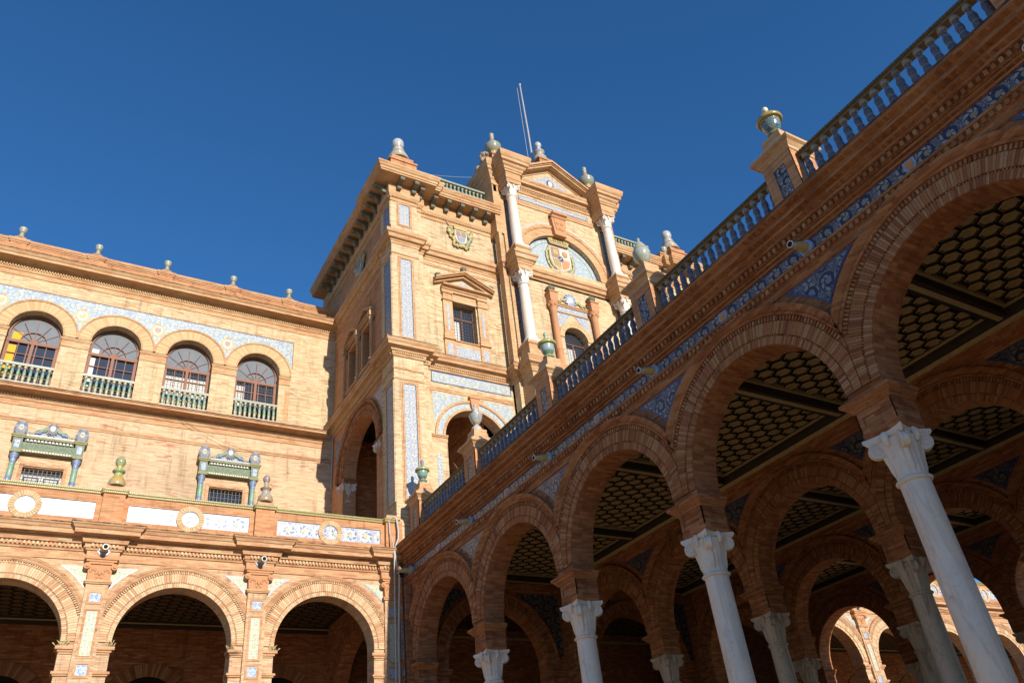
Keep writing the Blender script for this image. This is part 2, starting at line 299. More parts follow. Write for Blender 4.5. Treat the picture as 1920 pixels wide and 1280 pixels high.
class MB:
    def __init__(s): s.v = []; s.f = []; s.m = []; s.t = []; s.sm = []
    def add(s, vs, fs, mi=0, tone=0.0, smooth=False):
        b = len(s.v); s.v += vs
        for f in fs:
            s.f.append([b + i for i in f]); s.m.append(mi); s.t.append(tone); s.sm.append(smooth)
    def box(s, x0, x1, y0, y1, z0, z1, mi=0, tone=0.0):
        s.add([(x0, y0, z0), (x1, y0, z0), (x1, y1, z0), (x0, y1, z0), (x0, y0, z1), (x1, y0, z1), (x1, y1, z1), (x0, y1, z1)],
              [(0, 3, 2, 1), (4, 5, 6, 7), (0, 1, 5, 4), (1, 2, 6, 5), (2, 3, 7, 6), (3, 0, 4, 7)], mi, tone)
    def fb(s, fr, u0, u1, w0, w1, v0, v1, mi=0, tone=0.0):
        c = [fr(u, w, v) for v in (v0, v1) for (u, w) in ((u0, w0), (u1, w0), (u1, w1), (u0, w1))]
        s.add(c, [(0, 3, 2, 1), (4, 5, 6, 7), (0, 1, 5, 4), (1, 2, 6, 5), (2, 3, 7, 6), (3, 0, 4, 7)], mi, tone)
    def prism(s, fr, pts, w0, w1, mi=0, tone=0.0, side=None):
        n = len(pts)
        s.add([fr(u, w1, v) for u, v in pts], [list(range(n))], mi, tone)
        s.add([fr(u, w0, v) for u, v in pts], [list(range(n))[::-1]], mi, tone)
        s.add([fr(u, w, v) for w in (w0, w1) for u, v in pts], [(i, (i + 1) % n, n + (i + 1) % n, n + i) for i in range(n)], mi if side is None else side, tone)
    def lathe(s, prof, c=(0, 0, 0), seg=20, mi=0, smooth=True, lob=0, lobamp=0.0, lobz=(0, 0)):
        n = len(prof); vs = []
        for r, z in prof:
            for k in range(seg):
                a = 2 * PI * k / seg; rr = r
                if lob and lobz[0] <= z <= lobz[1]: rr = r * (1 + lobamp * abs(math.cos(a * lob / 2)) - lobamp * 0.5)
                vs.append((c[0] + rr * math.cos(a), c[1] + rr * math.sin(a), c[2] + z))
        fs = [(i * seg + k, i * seg + (k + 1) % seg, (i + 1) * seg + (k + 1) % seg, (i + 1) * seg + k) for i in range(n - 1) for k in range(seg)]
        s.add(vs, fs, mi, 0, smooth)
        s.add([vs[k] for k in range(seg)], [list(range(seg))[::-1]], mi); s.add([vs[(n - 1) * seg + k] for k in range(seg)], [list(range(seg))], mi)
    def tube(s, pts, r, seg=8, mi=0):
        n = len(pts); vs = []
        for i, p in enumerate(pts):
            a = Vector(pts[max(0, i - 1)]); b = Vector(pts[min(n - 1, i + 1)]); t = (b - a).normalized()
            q = t.orthogonal().normalized() if i == 0 else (q - t * q.dot(t)).normalized()
            w = t.cross(q); rr = r[i] if isinstance(r, (list, tuple)) else r
            for k in range(seg):
                an = 2 * PI * k / seg; vs.append(tuple(Vector(p) + (q * math.cos(an) + w * math.sin(an)) * rr))
        s.add(vs, [(i * seg + k, i * seg + (k + 1) % seg, (i + 1) * seg + (k + 1) % seg, (i + 1) * seg + k) for i in range(n - 1) for k in range(seg)], mi, 0, True)
        s.add(vs[:seg], [list(range(seg))[::-1]], mi); s.add(vs[-seg:], [list(range(seg))], mi)
    def ball(s, c, r, mi=0, sx=1, sy=1, sz=1, seg=12, rings=8):
        prof = [(max(1e-3, math.sin(PI * i / rings)) * r, -math.cos(PI * i / rings) * r) for i in range(rings + 1)]
        vs = [(c[0] + p * sx * math.cos(2 * PI * k / seg), c[1] + p * sy * math.sin(2 * PI * k / seg), c[2] + z * sz) for p, z in prof for k in range(seg)]
        s.add(vs, [(i * seg + k, i * seg + (k + 1) % seg, (i + 1) * seg + (k + 1) % seg, (i + 1) * seg + k) for i in range(rings) for k in range(seg)], mi, 0, True)
    def archwall(s, fr, u0, u1, v0, v1, uc, vc, r, depth, mi=0, si=None, seg=28, foot=None):
        """wall with a round-headed opening, reveals included; foot = where the opening starts (v0 unless given)"""
        foot = v0 if foot is None else foot; si = mi if si is None else si
        arc = [(uc - r * math.cos(PI * i / seg), vc + r * math.sin(PI * i / seg)) for i in range(seg + 1)]
        for w in (0.0, -depth):
            q = []
            def quad(a, b, c, d): s.add([fr(a[0], w, a[1]), fr(b[0], w, b[1]), fr(c[0], w, c[1]), fr(d[0], w, d[1])], [(0, 1, 2, 3)], mi)
            if uc - r > u0 + 1e-4: quad((u0, v0), (uc - r, v0), (uc - r, v1), (u0, v1))
            if uc + r < u1 - 1e-4: quad((uc + r, v0), (u1, v0), (u1, v1), (uc + r, v1))
            for a, b in zip(arc, arc[1:]): quad(a, b, (b[0], v1), (a[0], v1))
            if foot > v0 + 1e-4: quad((uc - r, v0), (uc + r, v0), (uc + r, foot), (uc - r, foot))
        line = ([(uc - r, foot)] if foot < vc - 1e-4 else []) + arc + ([(uc + r, foot)] if foot < vc - 1e-4 else [])
        for a, b in zip(line, line[1:]): s.add([fr(a[0], 0, a[1]), fr(a[0], -depth, a[1]), fr(b[0], -depth, b[1]), fr(b[0], 0, b[1])], [(0, 1, 2, 3)], si)
        if foot > v0 + 1e-4: s.add([fr(uc - r, 0, foot), fr(uc + r, 0, foot), fr(uc + r, -depth, foot), fr(uc - r, -depth, foot)], [(0, 1, 2, 3)], si)
        for (a, b, c, d) in ((u0, v0, u0, v1), (u1, v0, u1, v1), (u0, v1, u1, v1)):
            s.add([fr(a, 0, b), fr(c, 0, d), fr(c, -depth, d), fr(a, -depth, b)], [(0, 1, 2, 3)], mi)
    def holes(s, fr, u0, u1, v0, v1, hs, depth, mi=0):
        """flat wall with rectangular openings (u0,u1,v0,v1) and their reveals"""
        us = sorted({u0, u1, *[h[0] for h in hs], *[h[1] for h in hs]}); vv = sorted({v0, v1, *[h[2] for h in hs], *[h[3] for h in hs]})
        for a, b in zip(us, us[1:]):
            for c, d in zip(vv, vv[1:]):
                if any(h[0] <= a and b <= h[1] and h[2] <= c and d <= h[3] for h in hs): continue
                s.add([fr(a, 0, c), fr(b, 0, c), fr(b, 0, d), fr(a, 0, d)], [(0, 1, 2, 3)], mi)
        for h in hs:
            p = [(h[0], h[2]), (h[1], h[2]), (h[1], h[3]), (h[0], h[3])]
            for i in range(4):
                a, b = p[i], p[(i + 1) % 4]
                s.add([fr(a[0], 0, a[1]), fr(b[0], 0, b[1]), fr(b[0], -depth, b[1]), fr(a[0], -depth, a[1])], [(0, 1, 2, 3)], mi)
    def arcmould(s, fr, uc, vc, prof, a0=0.0, a1=PI, seg=40, mi=0, lim=None):
        """moulding of profile [(r, w)] swept round an arch; lim trims it to a half width"""
        rows = []
        for i in range(seg + 1):
            a = a0 + (a1 - a0) * i / seg; row = []
            for r, w in prof:
                u = r * math.cos(a); v = r * math.sin(a)
                if lim and abs(u) > lim: u = math.copysign(lim, u)
                row.append(fr(uc + u, w, vc + v))
            rows.append(row)
        n = len(prof)
        s.add([p for row in rows for p in row], [(i * n + k, (i + 1) * n + k, (i + 1) * n + k + 1, i * n + k + 1) for i in range(seg) for k in range(n - 1)], mi)
    def wedges(s, fr, uc, vc, r0, r1, w0, w1, n, a0=0.0, a1=PI, gap=0.1, mi=0, lim=None, jit=0.004):
        """bricks on edge round an arch, each its own wedge with its own tone"""
        da = (a1 - a0) / n
        for i in range(n):
            p0 = a0 + da * (i + gap * 0.5); p1 = a0 + da * (i + 1 - gap * 0.5); ww = w1 + random.uniform(-jit, jit)
            c = []
            for w in (w0, ww):
                for (a, r) in ((p0, r0), (p0, r1), (p1, r1), (p1, r0)):
                    if lim and abs(r * math.cos(a)) > lim and r > r0: r = max(r0 + 0.004, lim / max(0.05, abs(math.cos(a))))
                    c.append(fr(uc + r * math.cos(a), w, vc + r * math.sin(a)))
            s.add(c, [(4, 5, 6, 7), (0, 1, 5, 4), (1, 2, 6, 5), (2, 3, 7, 6), (3, 0, 4, 7)], mi, random.random())
    def sweep(s, prof, path, mi=0, mids=None, closed=False):
        """moulding of profile [(out, z)] along a plan path; out is to the right of travel; mitred corners"""
        P = [Vector(p) for p in path]; n = len(P); dirs = []
        for i in range(n):
            da = (P[i] - P[i - 1]).normalized() if i > 0 else (P[1] - P[0]).normalized()
            db = (P[i + 1] - P[i]).normalized() if i < n - 1 else da
            na = Vector((da.y, -da.x)); nb = Vector((db.y, -db.x)); m = na + nb
            dirs.append(m / max(0.2, m.dot(na)) if m.length > 1e-6 else na)
        k = len(prof)
        vs = [(P[i].x + dirs[i].x * o, P[i].y + dirs[i].y * o, z) for i in range(n) for o, z in prof]
        for j in range(k - 1):
            mm = mids[j] if mids else mi
            s.add([vs[i * k + q] for i in range(n) for q in (j, j + 1)], [(i * 2, i * 2 + 2, i * 2 + 3, i * 2 + 1) for i in range(n - 1)], mm)
        for e in (0, n - 1): s.add([vs[e * k + j] for j in range(k)], [list(range(k))], mi)
    def dentils(s, path, out0, out1, z0, z1, pitch, fill=0.5, mi=0):
        P = [Vector(p) for p in path]
        for a, b in zip(P, P[1:]):
            t = b - a; L = t.length
            if L < pitch * 1.5: continue
            t.normalize(); nn = Vector((t.y, -t.x)); n = int(L / pitch); st = (L - n * pitch) / 2
            for i in range(n):
                d0 = st + pitch * (i + 0.5 - fill / 2); d1 = d0 + pitch * fill
                q = [a + t * d0 + nn * out0, a + t * d1 + nn * out0, a + t * d1 + nn * out1, a + t * d0 + nn * out1]
                s.add([(p.x, p.y, z) for z in (z0, z1) for p in q], [(0, 3, 2, 1), (0, 1, 5, 4), (1, 2, 6, 5), (2, 3, 7, 6), (3, 0, 4, 7)], mi, random.random())
    def frame(s, fr, u0, u1, v0, v1, t, w0, w1, mi=0):
        s.fb(fr, u0, u1, w0, w1, v1 - t, v1, mi); s.fb(fr, u0, u1, w0, w1, v0, v0 + t, mi)
        s.fb(fr, u0, u0 + t, w0, w1, v0 + t, v1 - t, mi); s.fb(fr, u1 - t, u1, w0, w1, v0 + t, v1 - t, mi)
    def mesh(s, name, mats):
        me = bpy.data.meshes.new(name); me.from_pydata(s.v, [], s.f)
        for m in mats: me.materials.append(M[m] if isinstance(m, str) else m)
        me.polygons.foreach_set('material_index', s.m); me.polygons.foreach_set('use_smooth', s.sm)
        at = me.attributes.new('tone', 'FLOAT', 'FACE'); at.data.foreach_set('value', s.t)
        me.validate(); me.update(); return me

def thing(name, label, cat, loc=(0, 0, 0), group=None):
    o = bpy.data.objects.new(name, None); COL.objects.link(o); o.location = loc; o.empty_display_size = 0.3
    return tag(o, label, cat, group)
def tag(o, label, cat, group=None, kind=None):
    o['label'] = label; o['category'] = cat
    if group: o['group'] = group
    if kind: o['kind'] = kind
    return o
def put(name, me, parent=None, loc=(0, 0, 0), rot=None, scale=None, kind=None, label=None):
    """link a mesh; loc is a world position even when there is a parent (parents are never rotated)"""
    o = bpy.data.objects.new(name, me); COL.objects.link(o)
    if parent is not None:
        o.parent = parent; off = Vector((0, 0, 0)); p = parent
        while p is not None: off += p.location; p = p.parent
        o.location = Vector(loc) - off
    else: o.location = loc
    if rot: o.rotation_euler = rot
    if scale: o.scale = (scale,) * 3 if isinstance(scale, (int, float)) else scale
    if kind: o['kind'] = kind
    if label: o['label'] = label
    return o
def struct(name, me, loc=(0, 0, 0)):
    o = put(name, me, None, loc); o['kind'] = 'structure'; return o
def part(name, mb, mats, parent, kind=None, label=None):
    return put(name, mb.mesh(name, mats), parent, (0, 0, 0), None, None, kind, label)

def urn_mesh(name, prof, mat, seg=20, lob=0, amp=0.0, lobz=(0, 0)):
    mb = MB(); mb.lathe(prof, (0, 0, 0), seg, 0, True, lob, amp, lobz); return mb.mesh(name, [mat])
def smoothprof(pts, n=4):
    out = []
    for i in range(len(pts) - 1):
        p0 = pts[max(0, i - 1)]; p1 = pts[i]; p2 = pts[i + 1]; p3 = pts[min(len(pts) - 1, i + 2)]
        for k in range(n):
            t = k / n
            f = lambda a, b, c, d: 0.5 * (2 * b + (c - a) * t + (2 * a - 5 * b + 4 * c - d) * t * t + (3 * b - a - 3 * c + d) * t ** 3)
            out.append((max(0.004, f(p0[0], p1[0], p2[0], p3[0])), f(p0[1], p1[1], p2[1], p3[1])))
    out.append(pts[-1]); return out
BALUSTER = [(0.062, 0.0), (0.062, 0.05), (0.045, 0.06), (0.05, 0.09), (0.062, 0.16), (0.066, 0.24), (0.058, 0.33), (0.052, 0.36), (0.06, 0.375), (0.052, 0.39), (0.062, 0.43), (0.066, 0.50), (0.056, 0.60), (0.040, 0.70), (0.036, 0.74), (0.05, 0.765), (0.066, 0.80), (0.072, 0.85), (0.072, 0.90)]
# ------------------------------------------------------------------ ground
mb = MB(); mb.add([(-900, -900, -1.6), (900, -900, -1.6), (900, 900, -1.6), (-900, 900, -1.6)], [(0, 1, 2, 3)])
struct('ground', mb.mesh('ground', ['pave']))

# ================================================================== PORTICO (right-hand arcade)
PX = [10.0, 15.72, 21.40, 27.10]; TH = 0.57; PITCH = 4.12; HALF = PITCH / 2
PIERS = [5.92 + PITCH * k for k in range(-2, 5)]            # -2.32 .. 22.40
BAYS = [5.92 + PITCH * (k + 0.5) for k in range(-2, 4)]
VC, RI = 5.41, 1.74
portico = thing('portico', 'shaded red brick portico of tall round arches on marble columns at right', 'building', (10.3, 5.92, -1.6))
L0 = FX(0.0)
# shared bay meshes, local to (row face, bay centre)
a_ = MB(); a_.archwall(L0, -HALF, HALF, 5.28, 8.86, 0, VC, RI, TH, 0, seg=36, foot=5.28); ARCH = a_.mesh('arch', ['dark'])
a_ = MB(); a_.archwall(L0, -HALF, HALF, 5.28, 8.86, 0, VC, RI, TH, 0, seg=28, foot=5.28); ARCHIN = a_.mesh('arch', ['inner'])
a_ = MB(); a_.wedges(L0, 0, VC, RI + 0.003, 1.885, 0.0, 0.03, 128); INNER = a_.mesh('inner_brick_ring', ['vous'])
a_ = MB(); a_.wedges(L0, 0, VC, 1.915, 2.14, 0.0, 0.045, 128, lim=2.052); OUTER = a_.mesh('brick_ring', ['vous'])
a_ = MB(); a_.wedges(L0, 0, VC, 2.155, 2.235, 0.012, 0.05, 74, a0=R_(24), a1=PI - R_(24), gap=0.5)
a_.arcmould(L0, 0, VC, [(2.142, 0.0), (2.142, 0.016), (2.25, 0.016)], R_(16), PI - R_(16), 48, 1, 2.055)
a_.wedges(L0, 0, VC, 1.888, 1.912, 0.0, 0.028, 120, gap=0.45); DENT = a_.mesh('dentil_ring', ['vous', 'mdark'])
a_ = MB(); a_.arcmould(L0, 0, VC, [(2.25, 0.0), (2.25, 0.06), (2.285, 0.085), (2.31, 0.065), (2.33, 0.085), (2.37, 0.125), (2.43, 0.13), (2.43, 0.0)], R_(25), PI - R_(25), 60, 0, 2.056); MOULD = a_.mesh('archivolt', ['mdark'])
def spandrel(fr, up, r, top, border=0.035):
    """tile panel between two arches, centred on the pier: straight top, two curved sides"""
    ut = HALF - math.sqrt(r * r - (top - VC) ** 2); a1 = math.asin((top - VC) / r); a0 = math.acos(HALF / r)
    def outline(r_, top_, k):
        ut_ = HALF - math.sqrt(r_ * r_ - (top_ - VC) ** 2); b1 = math.asin((top_ - VC) / r_); b0 = math.acos(HALF / r_)
        right = [(HALF - r_ * math.cos(b0 + (b1 - b0) * i / 10), VC + r_ * math.sin(b0 + (b1 - b0) * i / 10)) for i in range(11)]
        return right + [(-u, v) for u, v in right[::-1][:-1]]
    m = MB(); o = outline(r, top, 0); i_ = outline(r + border, top - border, 1)
    m.prism(fr, o, 0.0, 0.012, 1); m.prism(fr, i_, 0.012, 0.016, 0, 0, 1)
    return m
SPAN = spandrel(L0, 0, 2.57, 7.61).mesh('tile_panel', ['tspan', 'blue'])
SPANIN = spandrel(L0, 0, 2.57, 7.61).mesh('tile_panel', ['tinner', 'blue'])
# single wedge bricks for the three nearest arches
def one_brick(a, cl):
    m = MB(); da = PI / 128 * 0.45; r0, r1 = 1.915, 2.14; c = []
    for w in (0.0, 0.045):
        for (p, r) in ((-da, r0), (-da, r1), (da, r1), (da, r0)):
            if cl and r > r0: r = max(r0 + 0.004, min(r, 2.052 / math.cos(a + p)))
            c.append((-w, r * math.cos(p), r * math.sin(p)))
    m.add(c, [(4, 5, 6, 7), (0, 1, 5, 4), (1, 2, 6, 5), (2, 3, 7, 6), (3, 0, 4, 7)]); return m.mesh('brick', ['vous'])
WEDGE = one_brick(0, False); WCLIP = {}
def capital_mesh(h=0.68, rb=0.205, hw=0.33, mat='marble'):
    """composite capital: fluted bell, corner scrolls set on the diagonals, hollow-sided abacus"""
    m = MB(); seg = 64; rings = 9; vs = []
    for i in range(rings + 1):
        t = i / rings; z = t * h * 0.84
        for k in range(seg):
            a = 2 * PI * k / seg; sq = 1 / max(abs(math.cos(a)), abs(math.sin(a)))
            r = rb + (hw * 0.84 - rb) * (t ** 1.9); r *= 1 + (sq - 1) * 0.55 * t * t
            r *= 1 + 0.03 * math.cos(a * 16) * (1 - t * 0.5)
            vs.append((r * math.cos(a), r * math.sin(a), z))
    m.add(vs, [(i * seg + k, i * seg + (k + 1) % seg, (i + 1) * seg + (k + 1) % seg, (i + 1) * seg + k) for i in range(rings) for k in range(seg)], 0, 0, True)
    pts = []
    for q in range(4):                                   # hollow-sided abacus outline
        for j in range(9):
            t = -1 + 2 * j / 8; inn = hw - 0.075 * (1 - t * t); e = hw * 0.98
            x, y = inn, t * e
            ca, sa = math.cos(q * PI / 2), math.sin(q * PI / 2); pts.append((x * ca - y * sa, x * sa + y * ca))
    for z0, z1, k0, k1 in ((0.84, 0.89, 0.90, 0.98), (0.89, 0.93, 0.98, 1.04), (0.93, 1.0, 1.04, 1.03)):
        n = len(pts)
        m.add([(x * k, y * k, z * h) for z, k in ((z0, k0), (z1, k1)) for x, y in pts], [(i, (i + 1) % n, n + (i + 1) % n, n + i) for i in range(n)])
    m.add([(x * 1.03, y * 1.03, h) for x, y in pts], [list(range(len(pts)))])
    m.add([(x * 0.9, y * 0.9, 0.84 * h) for x, y in pts], [list(range(len(pts)))[::-1]])
    for q in range(4):
        a = PI / 4 + q * PI / 2; dx, dy = math.cos(a), math.sin(a); tx, ty = -dy, dx; rc = hw * 1.13; zc = h * 0.70
        R0 = 0.12
        for sgn in (-1, 1):                              # scroll coils on both cheeks
            sp = []
            for j in range(34):
                an = j / 33 * 2 * PI * 2.1; rr = R0 * (1 - 0.86 * j / 33)
                c = (rc - 0.055) + rr * math.cos(PI / 2 - an); z = zc + rr * math.sin(PI / 2 - an)
                sp.append((dx * c + tx * 0.046 * sgn, dy * c + ty * 0.046 * sgn, z))
            m.tube(sp, [0.018 * (1 - 0.5 * j / 33) for j in range(34)], 6)
        disc = [(math.cos(2 * PI * k / 18), math.sin(2 * PI * k / 18)) for k in range(18)]
        cc = [(dx * (rc - 0.055 + R0 * 0.93 * c) + tx * s_ * 0.045, dy * (rc - 0.055 + R0 * 0.93 * c) + ty * s_ * 0.045, zc + R0 * 0.93 * z) for s_ in (-1, 1) for c, z in disc]
        m.add(cc, [list(range(18))[::-1], list(range(18, 36))] + [(k, (k + 1) % 18, 18 + (k + 1) % 18, 18 + k) for k in range(18)], 0, 0, False)
        b = q * PI / 2                                    # flower on each side of the abacus, drooping leaf below it
        fl = [(math.cos(b) * (hw - 0.06 + 0.03 * math.sin(t * 3)), math.sin(b) * (hw - 0.06 + 0.03 * math.sin(t * 3)), h * (0.97 - 0.27 * t)) for t in (0, 0.25, 0.5, 0.75, 1)]
        m.tube(fl, [0.045, 0.055, 0.05, 0.042, 0.03], 8)
        st = [(math.cos(a) * (rb * 0.9 + (rc - 0.1 - rb) * t ** 2), math.sin(a) * (rb * 0.9 + (rc - 0.1 - rb) * t ** 2), h * (0.08 + 0.5 * t)) for t in [k / 7 for k in range(8)]]
        m.tube(st, [0.03, 0.05, 0.055, 0.055, 0.05, 0.05, 0.045, 0.04], 8)
    ast = [(0.20, -0.075), (0.225, -0.07), (0.25, -0.045), (0.25, -0.03), (0.225, -0.005), (0.20, 0.0)]
    m.lathe(ast, (0, 0, 0), 32)
    return m.mesh('capital', [mat])
def shaft_mesh(mat, z0=-1.02, z1=3.93, r0=0.225, r1=0.208):
    m = MB(); m.lathe([(r0 + (r1 - r0) * t, z0 + (z1 - z0) * t) for t in [i / 8 for i in range(9)]], (0, 0, 0), 36); return m.mesh('column', [mat])
def base_mesh(mat):
    m = MB(); m.lathe([(0.34, 0.12), (0.36, 0.16), (0.34, 0.22), (0.29, 0.24), (0.27, 0.30), (0.30, 0.32), (0.31, 0.36), (0.29, 0.40), (0.24, 0.42)], (0, 0, 0), 28)
    m.box(-0.37, 0.37, -0.37, 0.37, 0, 0.13); m.box(-0.42, 0.42, -0.42, 0.42, -0.17, 0.0); return m.mesh('base', [mat])
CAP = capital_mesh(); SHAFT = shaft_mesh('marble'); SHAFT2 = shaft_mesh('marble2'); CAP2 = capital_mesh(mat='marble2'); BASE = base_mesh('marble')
def impost_mesh(mat, mm):
    """brick block over a capital: sunk panels, stepped cornice on top; local to pier face and centre"""
    m = MB(); y = 0.315
    m.box(0.02, TH - 0.02, -y + 0.02, y - 0.02, 4.72, 5.09, 0)
    m.sweep([(-0.03, 4.65), (0.0, 4.70), (0.0, 4.76)], [(TH, y), (0, y), (0, -y), (TH, -y), (TH, y)][::-1][::-1], 1)
    m.box(0.03, TH - 0.03, -y + 0.03, y - 0.03, 4.646, 4.72, 1)
    fx = FX(0.02); fy = FY(-y + 0.02)
    m.frame(fx, -y, y, 4.76, 5.09, 0.10, 0, 0.02, 0); m.frame(fy, 0.0, TH, 4.76, 5.09, 0.10, 0, 0.02, 0); m.frame(FYb(y - 0.02), 0.0, TH, 4.76, 5.09, 0.10, 0, 0.02, 0)
    path = [(TH, y), (0, y), (0, -y), (TH, -y)]
    m.sweep([(0.0, 5.09), (0.03, 5.10), (0.03, 5.13), (0.06, 5.15), (0.10, 5.20), (0.13, 5.22), (0.13, 5.27), (0.02, 5.285), (-0.2, 5.285)], path, 1)
    m.box(0.002, TH - 0.002, -y + 0.002, y - 0.002, 5.09, 5.283, 0)
    return m.mesh('impost', [mat, mm])
IMP = impost_mesh('dark', 'mdark'); IMPIN = impost_mesh('inner', 'mdark')
near = (1, 2)
for ri, x0 in enumerate(PX):
    for bi, yc in enumerate(BAYS):
        if ri > 0 and bi == 0: pass
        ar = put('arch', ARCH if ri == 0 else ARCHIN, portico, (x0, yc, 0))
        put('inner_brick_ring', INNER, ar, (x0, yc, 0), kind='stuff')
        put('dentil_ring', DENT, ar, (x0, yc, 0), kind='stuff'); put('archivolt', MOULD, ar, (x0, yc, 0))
        if ri == 0 and bi in near:
            for i in range(128):
                a = PI * (i + 0.5) / 128; cl = min(a, PI - a) < R_(19)
                key = i if cl else None
                if cl and i not in WCLIP: WCLIP[i] = one_brick(a, True) if a < PI / 2 else None
                me = WEDGE
                if cl:
                    if a > PI / 2:
                        if WCLIP[i] is None:
                            m = MB(); da = PI / 128 * 0.45; c = []
                            for w in (0.0, 0.045):
                                for (p, r) in ((-da, 1.915), (-da, 2.14), (da, 2.14), (da, 1.915)):
                                    if r > 2: r = max(1.919, min(r, 2.052 / abs(math.cos(a + p))))
                                    c.append((-w, r * math.cos(p), r * math.sin(p)))
                            m.add(c, [(4, 5, 6, 7), (0, 1, 5, 4), (1, 2, 6, 5), (2, 3, 7, 6), (3, 0, 4, 7)]); WCLIP[i] = m.mesh('brick', ['vous'])
                    me = WCLIP[i]
                put('brick', me, ar, (x0 + random.uniform(-0.005, 0.005), yc, VC), (a, 0, 0))
        else: put('brick_ring', OUTER, ar, (x0, yc, 0), kind='stuff')
    for pi, yp in enumerate(PIERS):
        if pi == 0: continue
        put('tile_panel', SPAN if ri == 0 else SPANIN, portico, (x0 - 0.002, yp, 0)) if pi < 6 else None
        if pi == 6: continue
        if ri in (0, 3) or True:
            put('impost', IMP if ri == 0 else IMPIN, portico, (x0, yp, 0))
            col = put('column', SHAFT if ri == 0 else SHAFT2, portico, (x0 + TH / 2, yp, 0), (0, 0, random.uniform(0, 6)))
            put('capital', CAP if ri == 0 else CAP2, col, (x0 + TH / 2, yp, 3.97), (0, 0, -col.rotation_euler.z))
            put('base', BASE, col, (x0 + TH / 2, yp, -1.43), (0, 0, -col.rotation_euler.z))
# sub-parts of a turned shaft: place them in the shaft's own axes
for o in list(bpy.data.objects):
    if o.name.startswith(('capital', 'base')) and o.parent and o.parent.name.startswith('column'):
        o.location = (0, 0, o.location.z)
# end piers beside the tower, added unseen south wall to block the sun, roof slab
for x0 in PX:
    m = MB(); m.box(x0 + 0.001, x0 + TH - 0.001, 22.09, 22.9, -1.6, 5.28); m.box(x0 + 0.003, x0 + TH - 0.003, 22.46, 22.9, 5.279, 8.84); e = part('end_pier', m, ['dark'], portico)
    m = MB(); m.sweep([(0.0, 5.09), (0.03, 5.10), (0.06, 5.15), (0.10, 5.20), (0.13, 5.22), (0.13, 5.27), (-0.1, 5.285)], [(x0 + TH, 22.9), (x0, 22.9), (x0, 22.085), (x0 + TH, 22.085)], 0); part('cornice', m, ['mdark'], e)
m = MB(); m.box(9.99, 27.7, -2.95, -2.33, -1.6, 8.86); part('end_wall', m, ['dark'], portico)  # added out of frame, keeps the low sun off columns and interior
m = MB(); m.box(9.95, 27.75, -2.95, 22.95, 8.862, 8.93); part('terrace_slab', m, ['roofing'], portico)
# entablature of the outer face: band, dentils, tile frieze, cornice
PATH = [(10.0, 22.96), (10.0, -2.97)]
m = MB()
m.sweep([(0.0, 7.63), (0.03, 7.64), (0.03, 7.78), (0.055, 7.79), (0.055, 7.89), (0.10, 7.90), (0.10, 7.945), (0.012, 7.95)], PATH, 0)
m.sweep([(0.012, 8.215), (0.06, 8.22), (0.06, 8.25), (0.03, 8.255), (0.045, 8.28), (0.10, 8.285), (0.10, 8.32), (0.08, 8.325), (0.08, 8.345), (0.115, 8.346), (0.115, 8.45), (0.205, 8.455), (0.205, 8.49), (0.165, 8.495), (0.185, 8.53), (0.25, 8.555), (0.25, 8.60), (0.215, 8.605), (0.235, 8.64), (0.345, 8.65), (0.345, 8.72), (0.305, 8.725), (0.33, 8.77), (0.42, 8.80), (0.42, 8.905), (0.30, 8.94), (-0.3, 8.945)], PATH, 0)
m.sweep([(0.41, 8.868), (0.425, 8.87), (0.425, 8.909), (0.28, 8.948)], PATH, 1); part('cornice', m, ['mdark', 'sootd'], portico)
m = MB(); m.dentils(PATH, 0.055, 0.095, 7.80, 7.885, 0.115, 0.55); part('dentil_course', m, ['vous'], portico, 'stuff')
m = MB(); m.dentils(PATH, 0.115, 0.175, 8.355, 8.44, 0.115, 0.5); part('dentil_course', m, ['vous'], portico, 'stuff')
m = MB(); m.sweep([(0.013, 7.94), (0.02, 7.95), (0.02, 8.215), (0.013, 8.22)], PATH, 0)
m.sweep([(0.021, 7.951), (0.024, 7.951), (0.024, 7.968), (0.021, 7.968)], PATH, 1); m.sweep([(0.021, 8.196), (0.024, 8.196), (0.024, 8.213), (0.021, 8.213)], PATH, 1)
part('frieze', m, ['tfrieze', 'blue'], portico, label='blue tile frieze with white scrolls')
m = MB(); F = FX(0); sh = [(-0.10, 0.11), (0.10, 0.11), (0.105, -0.02), (0.06, -0.10), (0, -0.125), (-0.06, -0.10), (-0.105, -0.02)]
m.prism(F, sh, 0.02, 0.03, 0); m.prism(F, [(u * 0.62, v * 0.66 + 0.005) for u, v in sh], 0.03, 0.036, 1); SHLD = m.mesh('shield', ['lblue', 'terra'])
for yc in BAYS: put('shield', SHLD, portico, (10.0, yc + 0.03, 8.083))
# waterspouts
def spout_mesh():
    m = MB(); m.tube([(0.0, 0, 0), (-0.05, 0, 0)], [0.165, 0.165], 18, 0); m.tube([(-0.05, 0, 0), (-0.08, 0, 0)], [0.14, 0.12], 18, 0)
    m.tube([(-0.08, 0, 0), (-0.16, 0, -0.01), (-0.26, 0, -0.03), (-0.34, 0, -0.05)], [0.10, 0.105, 0.085, 0.06], 14, 1)
    m.tube([(-0.10, 0, 0.07), (-0.2, 0, 0.075), (-0.3, 0, 0.03)], [0.06, 0.055, 0.03], 10, 2)
    m.tube([(-0.34, 0, -0.05), (-0.40, 0, -0.06), (-0.45, 0, -0.065)], [0.05, 0.06, 0.078], 14, 3); m.tube([(-0.452, 0, -0.065), (-0.456, 0, -0.065)], [0.055, 0.055], 14, 4)
    return m.mesh('waterspout', ['lblue', 'yellow', 'blue', 'white', 'void'])
SPOUT = spout_mesh()
for yp in PIERS[1:]: put('waterspout', SPOUT, portico, (9.985, yp, 8.085), None, (1.0, 0.85, 0.85))
put('waterspout', SPOUT, portico, (9.985, 22.42, 8.085)) if False else None
